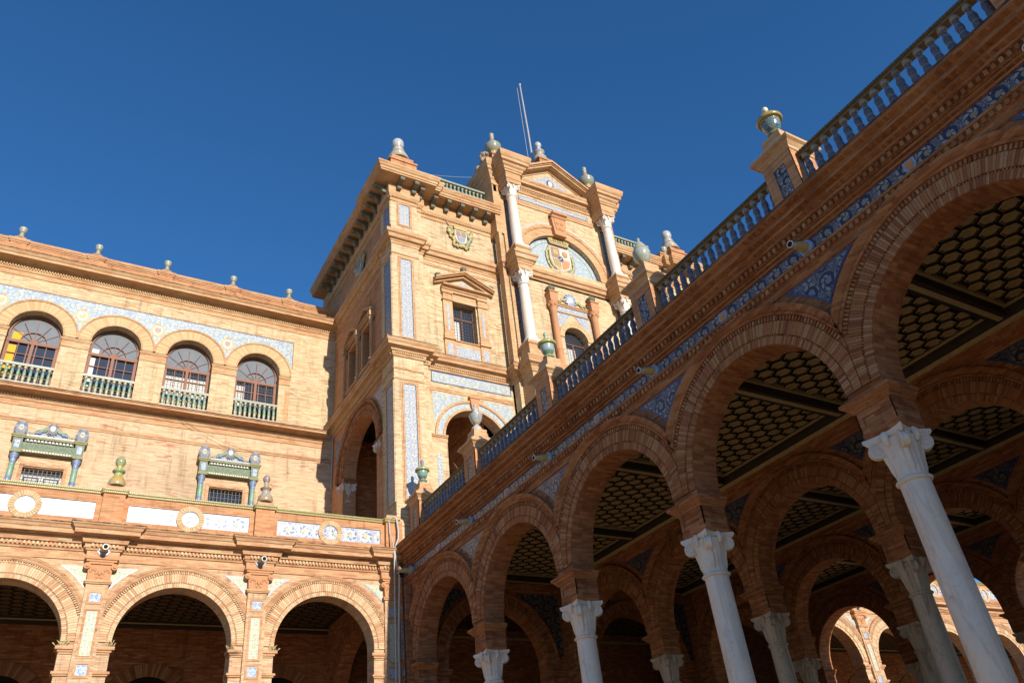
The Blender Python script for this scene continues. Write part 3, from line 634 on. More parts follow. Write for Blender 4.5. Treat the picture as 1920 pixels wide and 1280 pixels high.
m = MB(); m.box(9.80, 10.0, 22.44, 22.96, -1.6, 7.62); m.frame(FX(9.80), 22.5, 22.92, 5.46, 6.70, 0.05, 0, 0.02)
EP = part('end_pilaster', m, ['dark'], portico)
for z0, z1 in ((6.86, 7.12), (5.52, 6.64), (5.04, 5.32)):
    m = MB(); m.fb(FX(9.80), 22.56, 22.86, 0.002, 0.008, z0, z1); put('tile_panel', m.mesh('tile_panel', ['tpan']), EP)
# coffered ceilings: beams, gilt cornices and hexagonal coffers
HD = 0.38
def hexm(m, cx, cy, z, s_=1.0):
    R0, R1, R2, R3 = 0.178 * s_, 0.160 * s_, 0.146 * s_, 0.055 * s_
    rows = []
    for R, dz in ((R0, 0.0), (R0, -0.07), (R1, -0.08), (R2, -0.06), (R3, -0.045)):
        rows.append([(cx + R * math.cos(k * PI / 3), cy + R * math.sin(k * PI / 3), z + dz) for k in range(6)])
    base = [p for r in rows for p in r]
    for j, mi in ((0, 2), (1, 1), (2, 2), (3, 0)):
        m.add(base[j * 6:(j + 2) * 6], [(k, (k + 1) % 6, 6 + (k + 1) % 6, 6 + k) for k in range(6)], mi)
    m.add(rows[4], [list(range(6))], 0); m.add([(cx + 0.02 * math.cos(k), cy + 0.02 * math.sin(k), z - 0.06) for k in (0, 2.1, 4.2)], [(0, 1, 2)], 1)
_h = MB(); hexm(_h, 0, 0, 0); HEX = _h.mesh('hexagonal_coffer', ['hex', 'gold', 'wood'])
CZ = 8.36
count = 0
for ai in range(3):
    xa, xb = PX[ai] + TH, PX[ai + 1]
    m = MB(); m.box(xa, xb, -2.33, 22.9, CZ, CZ + 0.1); ceil = part('ceiling', m, ['wood'], portico)
    m = MB()
    for xw, sg in ((xa, 1), (xb, -1)):                   # cornices along the arcades
        pth = [(xw, -2.3), (xw, 22.88)] if sg > 0 else [(xw, 22.88), (xw, -2.3)]
        m.sweep([(0.0, 8.03), (0.03, 8.04), (0.05, 8.11), (0.06, 8.115)], pth, 1); m.sweep([(0.06, 8.115), (0.10, 8.13), (0.14, 8.20), (0.20, 8.23), (0.20, 8.27)], pth, 0)
        m.sweep([(0.20, 8.27), (0.24, 8.275), (0.24, 8.31), (0.25, 8.31)], pth, 1); m.sweep([(0.25, 8.31), (0.31, 8.33), (0.32, 8.37)], pth, 0)
    part('gilded_cornice', m, ['wood', 'gold'], portico)
    beams = [-2.1] + PIERS[1:-1] + [22.75]
    for yb in beams[1:]:
        hw = 0.15
        m = MB(); m.box(xa + 0.2, xb - 0.2, yb - hw, yb + hw, 8.10, CZ, 0); m.box(xa + 0.2, xb - 0.2, yb - 0.06, yb + 0.06, 8.088, 8.1, 1)
        for s_ in (-1, 1): m.box(xa + 0.25, xb - 0.25, yb + s_ * (hw + 0.06) - 0.035, yb + s_ * (hw + 0.06) + 0.035, 8.26, CZ, 1 if s_ < 0 else 1)
        put('beam', m.mesh('beam', ['wood', 'gold']), ceil)
    rest = MB()
    for b0, b1 in zip(beams, beams[1:]):
        ya, yb = b0 + 0.30, b1 - 0.30; xl, xr = xa + 0.36, xb - 0.36
        nx = int((xr - xl) / (HD * 0.866)); ny = int((yb - ya) / HD); ox = (xr - xl - nx * HD * 0.866) / 2; oy = (yb - ya - ny * HD) / 2
        for i in range(nx + 1):
            for j in range(ny + (1 if i % 2 == 0 else 0)):
                cx = xl + ox + i * HD * 0.866; cy = ya + oy + j * HD + (0.5 * HD if i % 2 else 0)
                if ai == 0 and 2.0 < b0 + 1 and b1 < 11 and b0 > 1 and count < 296: put('hexagonal_coffer', HEX, ceil, (cx, cy, CZ)); count += 1
                else: hexm(rest, cx, cy, CZ)
    o = put('coffer_field', rest.mesh('coffer_field', ['hex', 'gold', 'wood']), ceil, kind='stuff')
# hall behind the portico: end wall with arches, back wall, ceiling
m = MB()
for ai in range(3):
    xa, xb = PX[ai] + TH, PX[ai + 1]
    m.archwall(FY(22.9), xa - TH / 2, xb + TH / 2, -1.6, 8.855, (xa + xb) / 2, 5.5, 1.78, 0.5, 0)
part('hall_wall', m, ['inner'], portico)
for ai in range(3):
    xc = (PX[ai] + TH + PX[ai + 1]) / 2
    m = MB(); m.wedges(FY(22.9), xc, 5.5, 1.785, 1.93, 0.0, 0.03, 90); m.wedges(FY(22.9), xc, 5.5, 1.95, 2.15, 0.0, 0.045, 90); m.arcmould(FY(22.9), xc, 5.5, [(2.15, 0), (2.15, 0.07), (2.2, 0.09), (2.25, 0.09), (2.25, 0)], mi=1)
    o = part('hall_arch_ring', m, ['vous', 'mdark'], portico, 'stuff')
    for sg in (-1, 1):
        arc = [(xc + sg * 2.33 * math.sin(R_(a)), 5.5 + 2.33 * math.cos(R_(a))) for a in range(22, 86, 7)]
        mm = MB(); mm.prism(FY(22.9), arc + [(xc + sg * 2.5, 5.7), (xc + sg * 2.5, 7.75), (arc[0][0], 7.75)], 0.0, 0.01); part('tile_panel', mm, ['tinner'], portico)
    fr = FY(22.9)
    for sg in (-1, 1): m = MB(); m.fb(fr, xc + sg * 1.74, xc + sg * 2.45, 0, 0.12, 5.1, 5.22); m.fb(fr, xc + sg * 1.70, xc + sg * 2.45, 0, 0.16, 5.22, 5.27); part('hall_impost', m, ['mdark'], portico)
hall = thing('inner_hall', 'dark brick hall seen through the far end of the portico', 'building', (18.5, 28, -1.6))
m = MB(); m.box(9.6, 27.6, 23.42, 29.8, 8.34, 8.44); part('ceiling', m, ['wood'], hall)
m = MB()
for i in range(52):
    for j in range(15):
        hexm(m, 10.1 + i * 0.329, 23.7 + j * HD + (0.19 if i % 2 else 0), 8.34)
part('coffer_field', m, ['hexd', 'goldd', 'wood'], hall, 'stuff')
m = MB(); m.box(9.6, 27.6, 29.2, 29.8, -1.6, 8.34); m.box(27.2, 27.6, 23.42, 29.2, -1.6, 8.34); part('wall', m, ['inner'], hall)
m = MB(); m.sweep([(0.0, 7.92), (0.05, 7.93), (0.05, 7.98), (0.1, 8.0)], [(10.3, 29.2), (27.2, 29.2)], 0); part('gilded_cornice', m, ['gold'], hall)
for xc in (13.15, 18.85, 24.5):
    m = MB(); m.wedges(FY(29.2), xc, 4.9, 1.3, 1.75, 0.0, 0.05, 60); m.prism(FY(29.2), [(xc - 1.3, -1.6), (xc + 1.3, -1.6)] + [(xc + 1.3 * math.cos(R_(a)), 4.9 + 1.3 * math.sin(R_(a))) for a in range(0, 181, 10)], 0.0, 0.012, 1)
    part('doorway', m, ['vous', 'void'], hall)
# terrace balustrade on the portico
bal = thing('terrace_balustrade', 'dark glazed balustrade of blue painted balusters along the portico roof edge', 'balustrade', (10.4, 5.92, 8.95))
BALB = None
BALB = []
for k_, mt_ in enumerate(('balb', 'balb', 'balb2', 'balb3')):
    mbb = MB(); mbb.lathe([(r * (1 + 0.05 * math.sin(k_ * 2 + z * 7)), z) for r, z in smoothprof(BALUSTER, 2)], (0, 0, 0), 16, 0, True, 8, 0.08, (0.1, 0.72)); BALB.append(mbb.mesh('baluster', [mt_]))
def ped_mesh():
    m = MB(); X0, X1, y = 10.08, 10.74, 0.335
    m.box(X0 + 0.02, X1 - 0.02, -y + 0.02, y - 0.02, 8.945, 10.30, 0)
    m.frame(FX(X0 + 0.02), -y, y, 9.0, 10.24, 0.20, 0, 0.02, 0); m.frame(FY(-y + 0.02), X0, X1, 9.0, 10.24, 0.20, 0, 0.02, 0)
    loop = [(X1, y), (X0, y), (X0, -y), (X1, -y), (X1, y)]
    m.sweep([(0.0, 10.22), (0.02, 10.23), (0.02, 10.30), (0.05, 10.33), (0.08, 10.37), (0.13, 10.40), (0.13, 10.46), (0.10, 10.50), (0.0, 10.56), (-0.06, 10.64), (-0.10, 10.70), (-0.10, 10.78), (-0.13, 10.80), (-0.13, 10.92)], loop, 1)
    m.box(X0 + 0.12, X1 - 0.12, -y + 0.12, y - 0.12, 10.3, 10.925, 1)
    m.sweep([(0.04, 8.945), (0.04, 9.03), (0.0, 9.06)], loop, 1)
    return m.mesh('pedestal', ['orange', 'mbuff'])
PED = ped_mesh()
m = MB(); m.fb(FX(10.1), -0.135, 0.135, 0.001, 0.006, 9.2, 10.04); m.fb(FX(10.1), -0.118, 0.118, 0.006, 0.009, 9.217, 10.023, 1); PTILE = m.mesh('tile_panel', ['blue', 'tpan'])
m = MB(); m.fb(FY(-0.315), 10.30, 10.54, 0.001, 0.006, 9.2, 10.04); PTILE2 = m.mesh('tile_panel', ['tpan'])
PEDY = lambda y: 22.2 if y > 22 else (1.60 if y < 3 else y)
for yp in PIERS[1:]:
    yq = PEDY(yp)
    p = put('pedestal', PED, bal, (0, yq, 0)); put('tile_panel', PTILE, p, (0, yq, 0)); put('tile_panel', PTILE2, p, (0, yq, 0))
ends = [-2.9] + [PEDY(yp) for yp in PIERS[1:]]
for a, b in zip(ends, ends[1:]):
    y0, y1 = a + 0.335, b - 0.335
    m = MB(); m.sweep([(-0.10, 10.035), (0.07, 10.035), (0.085, 10.06), (0.075, 10.075), (0.105, 10.085), (0.115, 10.105), (0.105, 10.13), (0.05, 10.15), (-0.10, 10.15), (-0.10, 10.035)], [(10.3, y1), (10.3, y0)], 0)
    hr = part('handrail', m, ['rail'], bal)
    m = MB(); m.dentils([(10.3, y1), (10.3, y0)], 0.105, 0.122, 10.09, 10.12, 0.06, 0.55); put('beading', m.mesh('beading', ['rail']), hr, kind='stuff')
    m = MB(); m.box(10.19, 10.41, y0, y1, 8.945, 9.46); m.box(10.17, 10.43, y0, y1, 9.40, 9.455); part('plinth', m, ['mdark'], bal)
    n = int((y1 - y0) / 0.203); st = (y1 - y0) / n
    for i in range(n): put('baluster', random.choice(BALB), bal, (10.3 + random.uniform(-.004, .004), y0 + st * (i + 0.5), 9.458), (0, 0, random.uniform(0, 6)), (1.0, 1.0, 0.642))
# ================================================================== LOW ARCADE (left, sunlit) and its twin beyond the portico
YA = 23.2; BW = 4.15; HB = BW / 2; AV, AR = 5.9, 1.49
LF = FY(0.0)
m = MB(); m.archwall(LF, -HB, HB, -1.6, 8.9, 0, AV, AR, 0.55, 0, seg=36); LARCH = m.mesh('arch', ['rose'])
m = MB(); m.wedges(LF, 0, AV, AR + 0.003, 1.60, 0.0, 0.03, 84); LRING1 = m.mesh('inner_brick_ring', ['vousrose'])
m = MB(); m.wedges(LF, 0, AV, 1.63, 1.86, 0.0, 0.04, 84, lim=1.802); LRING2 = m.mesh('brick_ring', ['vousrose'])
m = MB(); m.wedges(LF, 0, AV, 1.605, 1.625, 0.0, 0.03, 110, gap=0.45); m.wedges(LF, 0, AV, 1.875, 1.935, 0.01, 0.05, 78, a0=R_(20), a1=PI - R_(20), gap=0.45); LDENT = m.mesh('dentil_ring', ['vousrose'])
m = MB(); m.arcmould(LF, 0, AV, [(1.94, 0), (1.94, 0.05), (1.98, 0.075), (2.01, 0.055), (2.03, 0.075), (2.09, 0.09), (2.10, 0)], R_(22), PI - R_(22), 60, 0, 1.803); LMOULD = m.mesh('archivolt', ['mrose'])
LIMP = {}
for sg in (-1, 1):
    for lv in (0, 1):
        m = MB()
        for z0, z1, o0, o1 in (((5.60, 5.64, 1.50, 0.03), (5.64, 5.70, 1.46, 0.06), (5.70, 5.78, 1.40, 0.10)), ((5.08, 5.12, 1.46, 0.05), (5.12, 5.18, 1.42, 0.08)))[lv]:
            u0, u1 = sorted((sg * o0, sg * 1.80)); m.fb(LF, u0, u1, -0.3, o1, z0, z1)
        LIMP[sg, lv] = m.mesh('impost', ['mrose'])
def corner_tile(sg):
    r = 2.23; arc = [(sg * r * math.sin(R_(a)), AV + r * math.cos(R_(a))) for a in [30.6 + i * (52.5 - 30.6) / 8 for i in range(9)]]
    m = MB(); o = arc + [(sg * 1.77, 7.815)]; c = (sum(p[0] for p in o) / len(o), sum(p[1] for p in o) / len(o))
    m.prism(LF, o, 0, 0.01, 1); m.prism(LF, [(c[0] + (u - c[0]) * 0.9 + 0.02 * sg, c[1] + (v - c[1]) * 0.9 + 0.02) for u, v in o], 0.01, 0.014, 0, 0, 1); return m.mesh('tile_panel', ['tpil', 'lblue'])
CT = {s_: corner_tile(s_) for s_ in (-1, 1)}
def pilaster():
    m = MB(); m.fb(LF, -0.27, 0.27, 0, 0.12, -1.6, 7.33, 0)
    for z0, z1 in ((6.86, 7.10), (5.52, 6.64), (5.06, 5.33)): m.frame(LF, -0.19, 0.19, z0 - 0.055, z1 + 0.055, 0.05, 0.12, 0.138, 1)
    m.fb(LF, -0.31, 0.31, 0, 0.16, 7.33, 7.37, 1); m.fb(LF, -0.33, 0.33, 0, 0.18, 7.37, 7.42, 1)
    return m.mesh('pilaster', ['rose', 'mrose'])
PIL = pilaster()
PT = []
for z0, z1, mt in ((6.87, 7.09, 'tsq'), (5.53, 6.63, 'tpil'), (5.07, 5.32, 'tsq')):
    m = MB(); m.fb(LF, -0.125, 0.125, 0.12, 0.126, z0, z1); PT.append(m.mesh('tile_panel', [mt]))
m = MB(); m.prism(LF, [(-0.27, 7.42), (0.27, 7.42), (0.31, 7.90), (-0.31, 7.90)], 0, 0.15, 0)
for sg in (-1, 1):
    m.tube([(sg * 0.33, -0.02, 7.78), (sg * 0.33, -0.21, 7.78)], 0.085, 14); m.tube([(sg * 0.33, -0.2, 7.78), (sg * 0.33, -0.24, 7.78)], 0.04, 10)
    for k in range(6):
        t = k / 5; m.ball((sg * (0.05 + 0.17 * t), -0.155, 7.50 + 0.22 * math.sin(t * 2.4)), 0.035, 0, 1, 0.6, 1, 8, 5)
m.ball((0, -0.16, 7.62), 0.06, 0, 0.8, 0.6, 1.3); m.fb(LF, -0.30, 0.30, 0, 0.19, 7.84, 7.90); m.fb(LF, -0.37, 0.37, 0, 0.21, 7.90, 7.96); m.fb(LF, -0.41, 0.41, 0, 0.24, 7.96, 8.03)
LCAP = m.mesh('capital', ['terra'])
TUFT = []
for q in range(3):
    m = MB()
    for i in range(26):
        a = random.uniform(0, 6.28); l = random.uniform(0.06, 0.2); t = random.uniform(0.1, 0.9); bx, by = random.gauss(0, 0.06), random.gauss(0, 0.04)
        dx, dy = math.cos(a) * t * l, math.sin(a) * t * l * 0.7
        m.add([(bx - 0.004, by, 0), (bx + 0.004, by, 0), (bx + dx * 0.5, by + dy * 0.5, l * 0.65), (bx + dx * 1.1, by + dy * 1.1, l * random.uniform(0.6, 1))], [(0, 1, 2), (0, 2, 3)])
    TUFT.append(m.mesh('grass_tuft', ['drystraw']))
LPED_PROF = [(-0.3, 9.79)]
def low_arcade(name, label, centres, x0, x1, spout_at, end_pil=None):
    T = thing(name, label, 'building', ((x0 + x1) / 2, YA, -1.6))
    pils = sorted({round(c - HB, 3) for c in centres} | {round(c + HB, 3) for c in centres})
    pils = [p for p in pils if x0 - 0.05 < p < x1 + 0.2]
    for c in centres:
        ar = put('arch', LARCH, T, (c, YA, 0))
        put('inner_brick_ring', LRING1, ar, (c, YA, 0), kind='stuff'); put('brick_ring', LRING2, ar, (c, YA, 0), kind='stuff'); put('dentil_ring', LDENT, ar, (c, YA, 0), kind='stuff')
        put('archivolt', LMOULD, ar, (c, YA, 0))
        for q in LIMP.values(): put('impost', q, ar, (c, YA, 0))
        for s_ in (-1, 1): put('tile_panel', CT[s_], ar, (c, YA, 0))
    path = [(x0, YA)]; cpath = [(x0, YA)]
    for p in pils:
        pl = put('pilaster', PIL, T, (p, YA, 0)); put('capital', LCAP, pl, (p, YA, 0))
        for t in PT: put('tile_panel', t, pl, (p, YA, 0))
        for L, h, o in ((path, 0.38, 0.15), (cpath, 0.29, 0.15)):
            if p - h > x0 and p + h < x1: L += [(p - h, YA), (p - h, YA - o), (p + h, YA - o), (p + h, YA)]
            elif p + h >= x1: L += [(p - h, YA), (p - h, YA - o), (x1, YA - o)]
        if spout_at(p): put('waterspout', SPOUT, T, (p, YA - 0.15, 8.24), (0, 0, PI / 2))
    if path[-1][0] < x1 - 1e-3: path.append((x1, YA))
    if cpath[-1][0] < x1 - 1e-3: cpath.append((x1, YA))
    m = MB(); m.sweep([(0, 7.96), (0.04, 7.97), (0.04, 8.02), (0.02, 8.04), (0.02, 8.19), (0.06, 8.20), (0.07, 8.235), (0.095, 8.255), (0.10, 8.26), (0.10, 8.36), (0.17, 8.37), (0.18, 8.42), (0.20, 8.48), (0.21, 8.53), (0.42, 8.535), (0.42, 8.64), (0.45, 8.66), (0.48, 8.72), (0.52, 8.75), (0.53, 8.80), (0.3, 8.86), (-0.4, 8.865)], path)
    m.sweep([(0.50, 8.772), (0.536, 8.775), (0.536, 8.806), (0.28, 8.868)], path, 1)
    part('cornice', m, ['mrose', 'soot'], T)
    m = MB(); m.dentils(path, 0.10, 0.155, 8.27, 8.35, 0.10, 0.5); part('dentil_course', m, ['vousrose'], T, 'stuff')
    # parapet
    yp = 0.16
    m = MB(); m.box(x0, x1, YA - yp + 0.04, YA + 0.2, 8.84, 9.80, 0); fr = FY(YA - yp + 0.04)
    m.fb(fr, x0, x1, 0, 0.04, 8.85, 9.075, 0); m.fb(fr, x0, x1, 0, 0.04, 9.555, 9.80, 0)
    for c in centres:
        for s_ in (-1, 1):
            a, b = sorted((c + s_ * 1.66, c + s_ * 2.0)); b = min(b, x1); a = max(a, x0)
            if b > a: m.fb(fr, a, b, 0, 0.04, 9.075, 9.555, 0)
        m.fb(fr, c - 0.20, c + 0.20, 0, 0.015, 9.08, 9.55, 0)
    par = part('parapet', m, ['orange'], T)
    for c in centres:
        for s_ in (-1, 1):
            a, b = sorted((c + s_ * 0.30, c + s_ * 1.655)); a = max(a, x0); b = min(b, x1 - 0.12)
            if b - a < 0.1: continue
            mm = MB(); mm.fb(fr, a, b, 0.002, 0.008, 9.08, 9.55, 1); mm.fb(fr, a + 0.03, b - 0.03, 0.008, 0.011, 9.11, 9.52, 0); part('tile_panel', mm, ['tparap', 'lblue'], par)
        mm = MB(); mm.wedges(fr, c, 9.315, 0.235, 0.385, 0.0, 0.055, 30, 0, 2 * PI, gap=0.12); put('brick_ring', mm.mesh('brick_ring', ['vousyel']), par, kind='stuff')
        mm = MB(); cir = [(c + 0.237 * math.cos(2 * PI * k / 28), 9.315 + 0.237 * math.sin(2 * PI * k / 28)) for k in range(28)]; mm.prism(fr, cir, 0.0, 0.018, 1); mm.prism(fr, [(c + (u - c) * 0.87, 9.315 + (v - 9.315) * 0.87) for u, v in cir], 0.018, 0.021); part('tile_roundel', mm, ['tparap', 'lblue'], par)
    for p in pils:
        if p > x1 - 0.1: continue
        mm = MB(); mm.fb(FY(YA), p - 0.28, p + 0.28, 0, 0.30, 8.84, 9.80); mm.fb(FY(YA), p - 0.25, p + 0.25, -0.2, 0.27, 9.93, 10.03, 1); mm.fb(FY(YA), p - 0.22, p + 0.22, -0.18, 0.23, 10.03, 10.075, 1); part('pedestal', mm, ['orange', 'mrose'], T)
    cp = [(x, y - yp) for x, y in cpath]
    m = MB(); m.sweep([(-0.05, 9.79), (0.03, 9.795), (0.045, 9.82), (0.03, 9.84), (0.05, 9.86), (0.065, 9.885), (0.045, 9.915), (0.0, 9.935), (-0.36, 9.94)], cp); cop = part('coping', m, ['coping'], T)
    m = MB(); m.dentils(cp, 0.035, 0.056, 9.80, 9.835, 0.052, 0.55); m.dentils(cp, 0.05, 0.076, 9.866, 9.905, 0.052, 0.55); put('coping_ribs', m.mesh('coping_ribs', ['coping']), cop, kind='stuff')
    # gallery behind
    m = MB(); m.box(x0, x1, YA + 0.55, 29.4, 8.12, 8.22); ce = part('ceiling', m, ['wood'], T)
    m = MB()
    for i in range(int((x1 - x0) / 0.329) - 1):
        for j in range(13): hexm(m, x0 + 0.3 + i * 0.329, YA + 0.95 + j * HD + (0.19 if i % 2 else 0), 8.12)
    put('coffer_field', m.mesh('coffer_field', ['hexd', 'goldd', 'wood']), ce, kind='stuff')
    m = MB(); m.box(x0, x1, 29.0, 29.5, -1.6, 8.12); bw = part('back_wall', m, ['inner'], T)
    m = MB(); m.sweep([(0.0, 7.84), (0.04, 7.85), (0.06, 7.93), (0.12, 7.95), (0.16, 8.03), (0.16, 8.12)], [(x0, 29.0), (x1, 29.0)]); m.fb(FY(29.0), x0, x1, 0.125, 0.165, 7.95, 7.985, 1); part('gilded_cornice', m, ['wood', 'gold'], T)
    for c in centres:
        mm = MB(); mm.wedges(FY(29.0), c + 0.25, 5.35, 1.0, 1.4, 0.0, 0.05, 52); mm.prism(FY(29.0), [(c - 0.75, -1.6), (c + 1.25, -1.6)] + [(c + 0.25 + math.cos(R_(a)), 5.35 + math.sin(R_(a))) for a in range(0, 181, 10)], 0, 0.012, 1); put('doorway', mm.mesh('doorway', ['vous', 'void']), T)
    m = MB(); m.box(x0, x1, YA + 0.05, 30.2, 8.87, 8.94); part('terrace_slab', m, ['roofing'], T)
    return T, pils
M['vousyel'] = piece('yellow_arch_brick', [(0.48, 0.32, 0.18), (0.52, 0.38, 0.22), (0.55, 0.43, 0.27), (0.50, 0.34, 0.19)], 0.1)
CEN = [7.58, 3.43, -0.72, -4.87]
LA, lp = low_arcade('low_arcade', 'sunlit low brick arcade with tiled parapet running to the left edge', CEN, -6.95, 9.79, lambda p: p < 9)
CEN2 = [29.6 + BW * k for k in range(9)]
RA, rp = low_arcade('low_arcade', 'sunlit twin arcade glimpsed between the portico columns at lower right', CEN2, 27.68, 64.8, lambda p: True)
m = MB(); m.archwall(FX(9.55), 23.75, 29.0, -1.6, 8.12, 26.4, 5.2, 1.9, 0.5); part('end_wall', m, ['inner'], LA)
m = MB(); m.wedges(FX(9.55), 26.4, 5.2, 1.905, 2.05, 0, 0.03, 90); m.wedges(FX(9.55), 26.4, 5.2, 2.07, 2.3, 0, 0.045, 90); part('brick_ring', m, ['vous'], LA, 'stuff')
k = 0
for p in (1.355, 5.505):
    for s_, where in ((-1, 'left'), (1, 'right')):
        x = p + s_ * 0.58
        o = put('grass_tuft', TUFT[k % 3], None, (x, YA - 0.05, 5.78), (0, 0, k))
        tag(o, 'dry grass tuft on the impost %s of the pilaster %s' % (where, 'nearest the photo left edge' if p < 3 else 'nearest the portico corner'), 'grass', 'grass tufts on the arcade imposts'); k += 1

# ================================================================== WING (upper left, set back behind the terrace)
YW = 30.2; WF = FY(YW); WCEN = [6.49, 3.645, 0.80, -2.045, -4.89]; WP = 2.845; WV, WR = 19.22, 0.92
wing = thing('palace_wing', 'sunlit pale brick palace wing with arched windows above the left terrace', 'building', (2, YW, 8.9))
WX0, WX1 = -6.31, 9.93
SURR = [-0.66, 5.65]
m = MB(); m.holes(WF, WX0, WX1, 8.94, 16.5, [(c - 0.64, c + 0.64, 12.2, 13.57) for c in SURR], 0.45); part('lower_wall', m, ['pink'], wing)
WARCH = MB(); WARCH.archwall(LF, -WP / 2, WP / 2, 16.5, 22.1, 0, WV, WR, 0.6, 0, seg=28); WARCH = WARCH.mesh('arched_wall', ['buff'])
m = MB(); m.wedges(LF, 0, WV, WR + 0.002, 1.37, 0, 0.03, 62, gap=0.06); WR1 = m.mesh('brick_ring', ['vousbuff']) if False else m
M['vousbuff'] = piece('buff_arch_brick', [(0.50, 0.32, 0.17), (0.54, 0.38, 0.21), (0.57, 0.44, 0.26), (0.53, 0.35, 0.19)], 0.0)
WR1 = m.mesh('brick_ring', ['vousbuff'])
m = MB(); m.arcmould(LF, 0, WV, [(1.37, 0.0), (1.37, 0.05), (1.40, 0.07), (1.445, 0.075), (1.45, 0)], 0, PI, 44, 0, 1.421); m.arcmould(LF, 0, WV, [(0.918, 0), (0.918, 0.045), (0.97, 0.05), (0.985, 0.03)], 0, PI, 40); WR2 = m.mesh('archivolt', ['mbuff'])
WIMP = []
for sg in (-1, 1):
    m = MB()
    for z0, z1, ui, o in ((18.76, 18.80, 0.90, 0.03), (18.80, 19.05, 0.915, 0.015), (19.05, 19.10, 0.90, 0.04), (19.10, 19.16, 0.88, 0.06)):
        a, b = sorted((sg * ui, sg * 1.4215)); m.fb(LF, a, b, -0.1, o, z0, z1)
    WIMP.append(m.mesh('impost', ['mbuff']))
m = MB(); m.frame(LF, -0.235, 0.235, 16.98, 18.52, 0.018, 0, 0.012, 0); m.fb(LF, -0.217, 0.217, 0, 0.004, 17.0, 18.5, 1); WPAN = m.mesh('panel', ['mbuff', 'buff'])
# window joinery
FRD = 0.40
def window_mesh():
    f = MB(); fr = FY(FRD); r = WR - 0.02
    f.arcmould(fr, 0, WV, [(r, 0), (r, 0.06), (r - 0.07, 0.06), (r - 0.07, 0)], 0, PI, 32)
    for s_ in (-1, 1): a, b = sorted((s_ * r, s_ * (r - 0.07))); f.fb(fr, a, b, 0, 0.06, 16.5, WV)
    f.fb(fr, -r, r, 0, 0.08, 18.78, 18.90); f.fb(fr, -0.055, 0.055, 0, 0.085, 16.5, 18.78)
    for s_ in (-1, 1):
        a, b = sorted((s_ * 0.12, s_ * 0.16)); f.fb(fr, a, b, 0, 0.05, 16.9, 18.78); a, b = sorted((s_ * 0.79, s_ * 0.83)); f.fb(fr, a, b, 0, 0.05, 16.9, 18.78)
        f.fb(fr, s_ * 0.475 - 0.013, s_ * 0.475 + 0.013, 0, 0.045, 16.9, 18.78)
        for z in (17.35, 17.83, 18.31): a, b = sorted((s_ * 0.055, s_ * 0.85)); f.fb(fr, a, b, 0, 0.043, z - 0.013, z + 0.013)
    f.arcmould(fr, 0, 18.9, [(0.47, 0), (0.47, 0.045), (0.445, 0.045), (0.445, 0)], 0, PI, 24); f.arcmould(fr, 0, 18.9, [(0.12, 0.06), (0.001, 0.06)], 0, PI, 12)
    for a in (35, 62, 90, 118, 145):
        ca, sa = math.cos(R_(a)), math.sin(R_(a)); L = 0.98 if 50 < a < 130 else 0.95
        f.add([fr(0.1 * ca - 0.013 * sa, 0.046, 18.9 + 0.1 * sa + 0.013 * ca), fr(0.1 * ca + 0.013 * sa, 0.046, 18.9 + 0.1 * sa - 0.013 * ca), fr(L * ca + 0.013 * sa, 0.046, 18.9 + L * sa - 0.013 * ca), fr(L * ca - 0.013 * sa, 0.046, 18.9 + L * sa + 0.013 * ca)], [(0, 1, 2, 3)])
    return f.mesh('window', ['frame'])
WWIN = window_mesh()
m = MB(); pts = [(-0.9, 16.5), (0.9, 16.5)] + [(0.9 * math.cos(R_(a)), WV + 0.9 * math.sin(R_(a))) for a in range(0, 181, 9)]; m.prism(FY(FRD + 0.03), pts, -0.02, 0.0); WGL = m.mesh('pane', ['glass'])
m = MB(); m.prism(FY(FRD + 0.028), [(0.88 * math.cos(R_(a)), 18.92 + max(0, 0.3 * min(1, a / 15, (180 - a) / 15) + 0.87 * math.sin(R_(a)))) for a in range(0, 181, 9)], -0.002, 0.004); WFAN = m.mesh('fanlight_pane', ['glassl'])
def rectmesh(name, mat, u0, u1, v0, v1, w0=-0.002, w1=0.01, at=FRD + 0.028):
    q = MB(); q.fb(FY(at), u0, u1, w0, w1, v0, v1); return q.mesh(name, [mat])
m = MB(); m.fb(LF, -0.915, 0.915, -0.14, 0.02, 17.60, 17.70); m.fb(LF, -0.915, 0.915, -0.12, 0.0, 16.51, 16.92); m.dentils([(-0.9, -0.02), (0.9, -0.02)], 0.0, 0.015, 17.63, 17.68, 0.06, 0.5); WRAIL = m.mesh('rail', ['balw'])
mbb = MB(); mbb.lathe([(r * 0.95, z * 0.76) for r, z in smoothprof(BALUSTER, 2)], (0, 0, 0), 12); BALG = mbb.mesh('baluster', ['balg'])
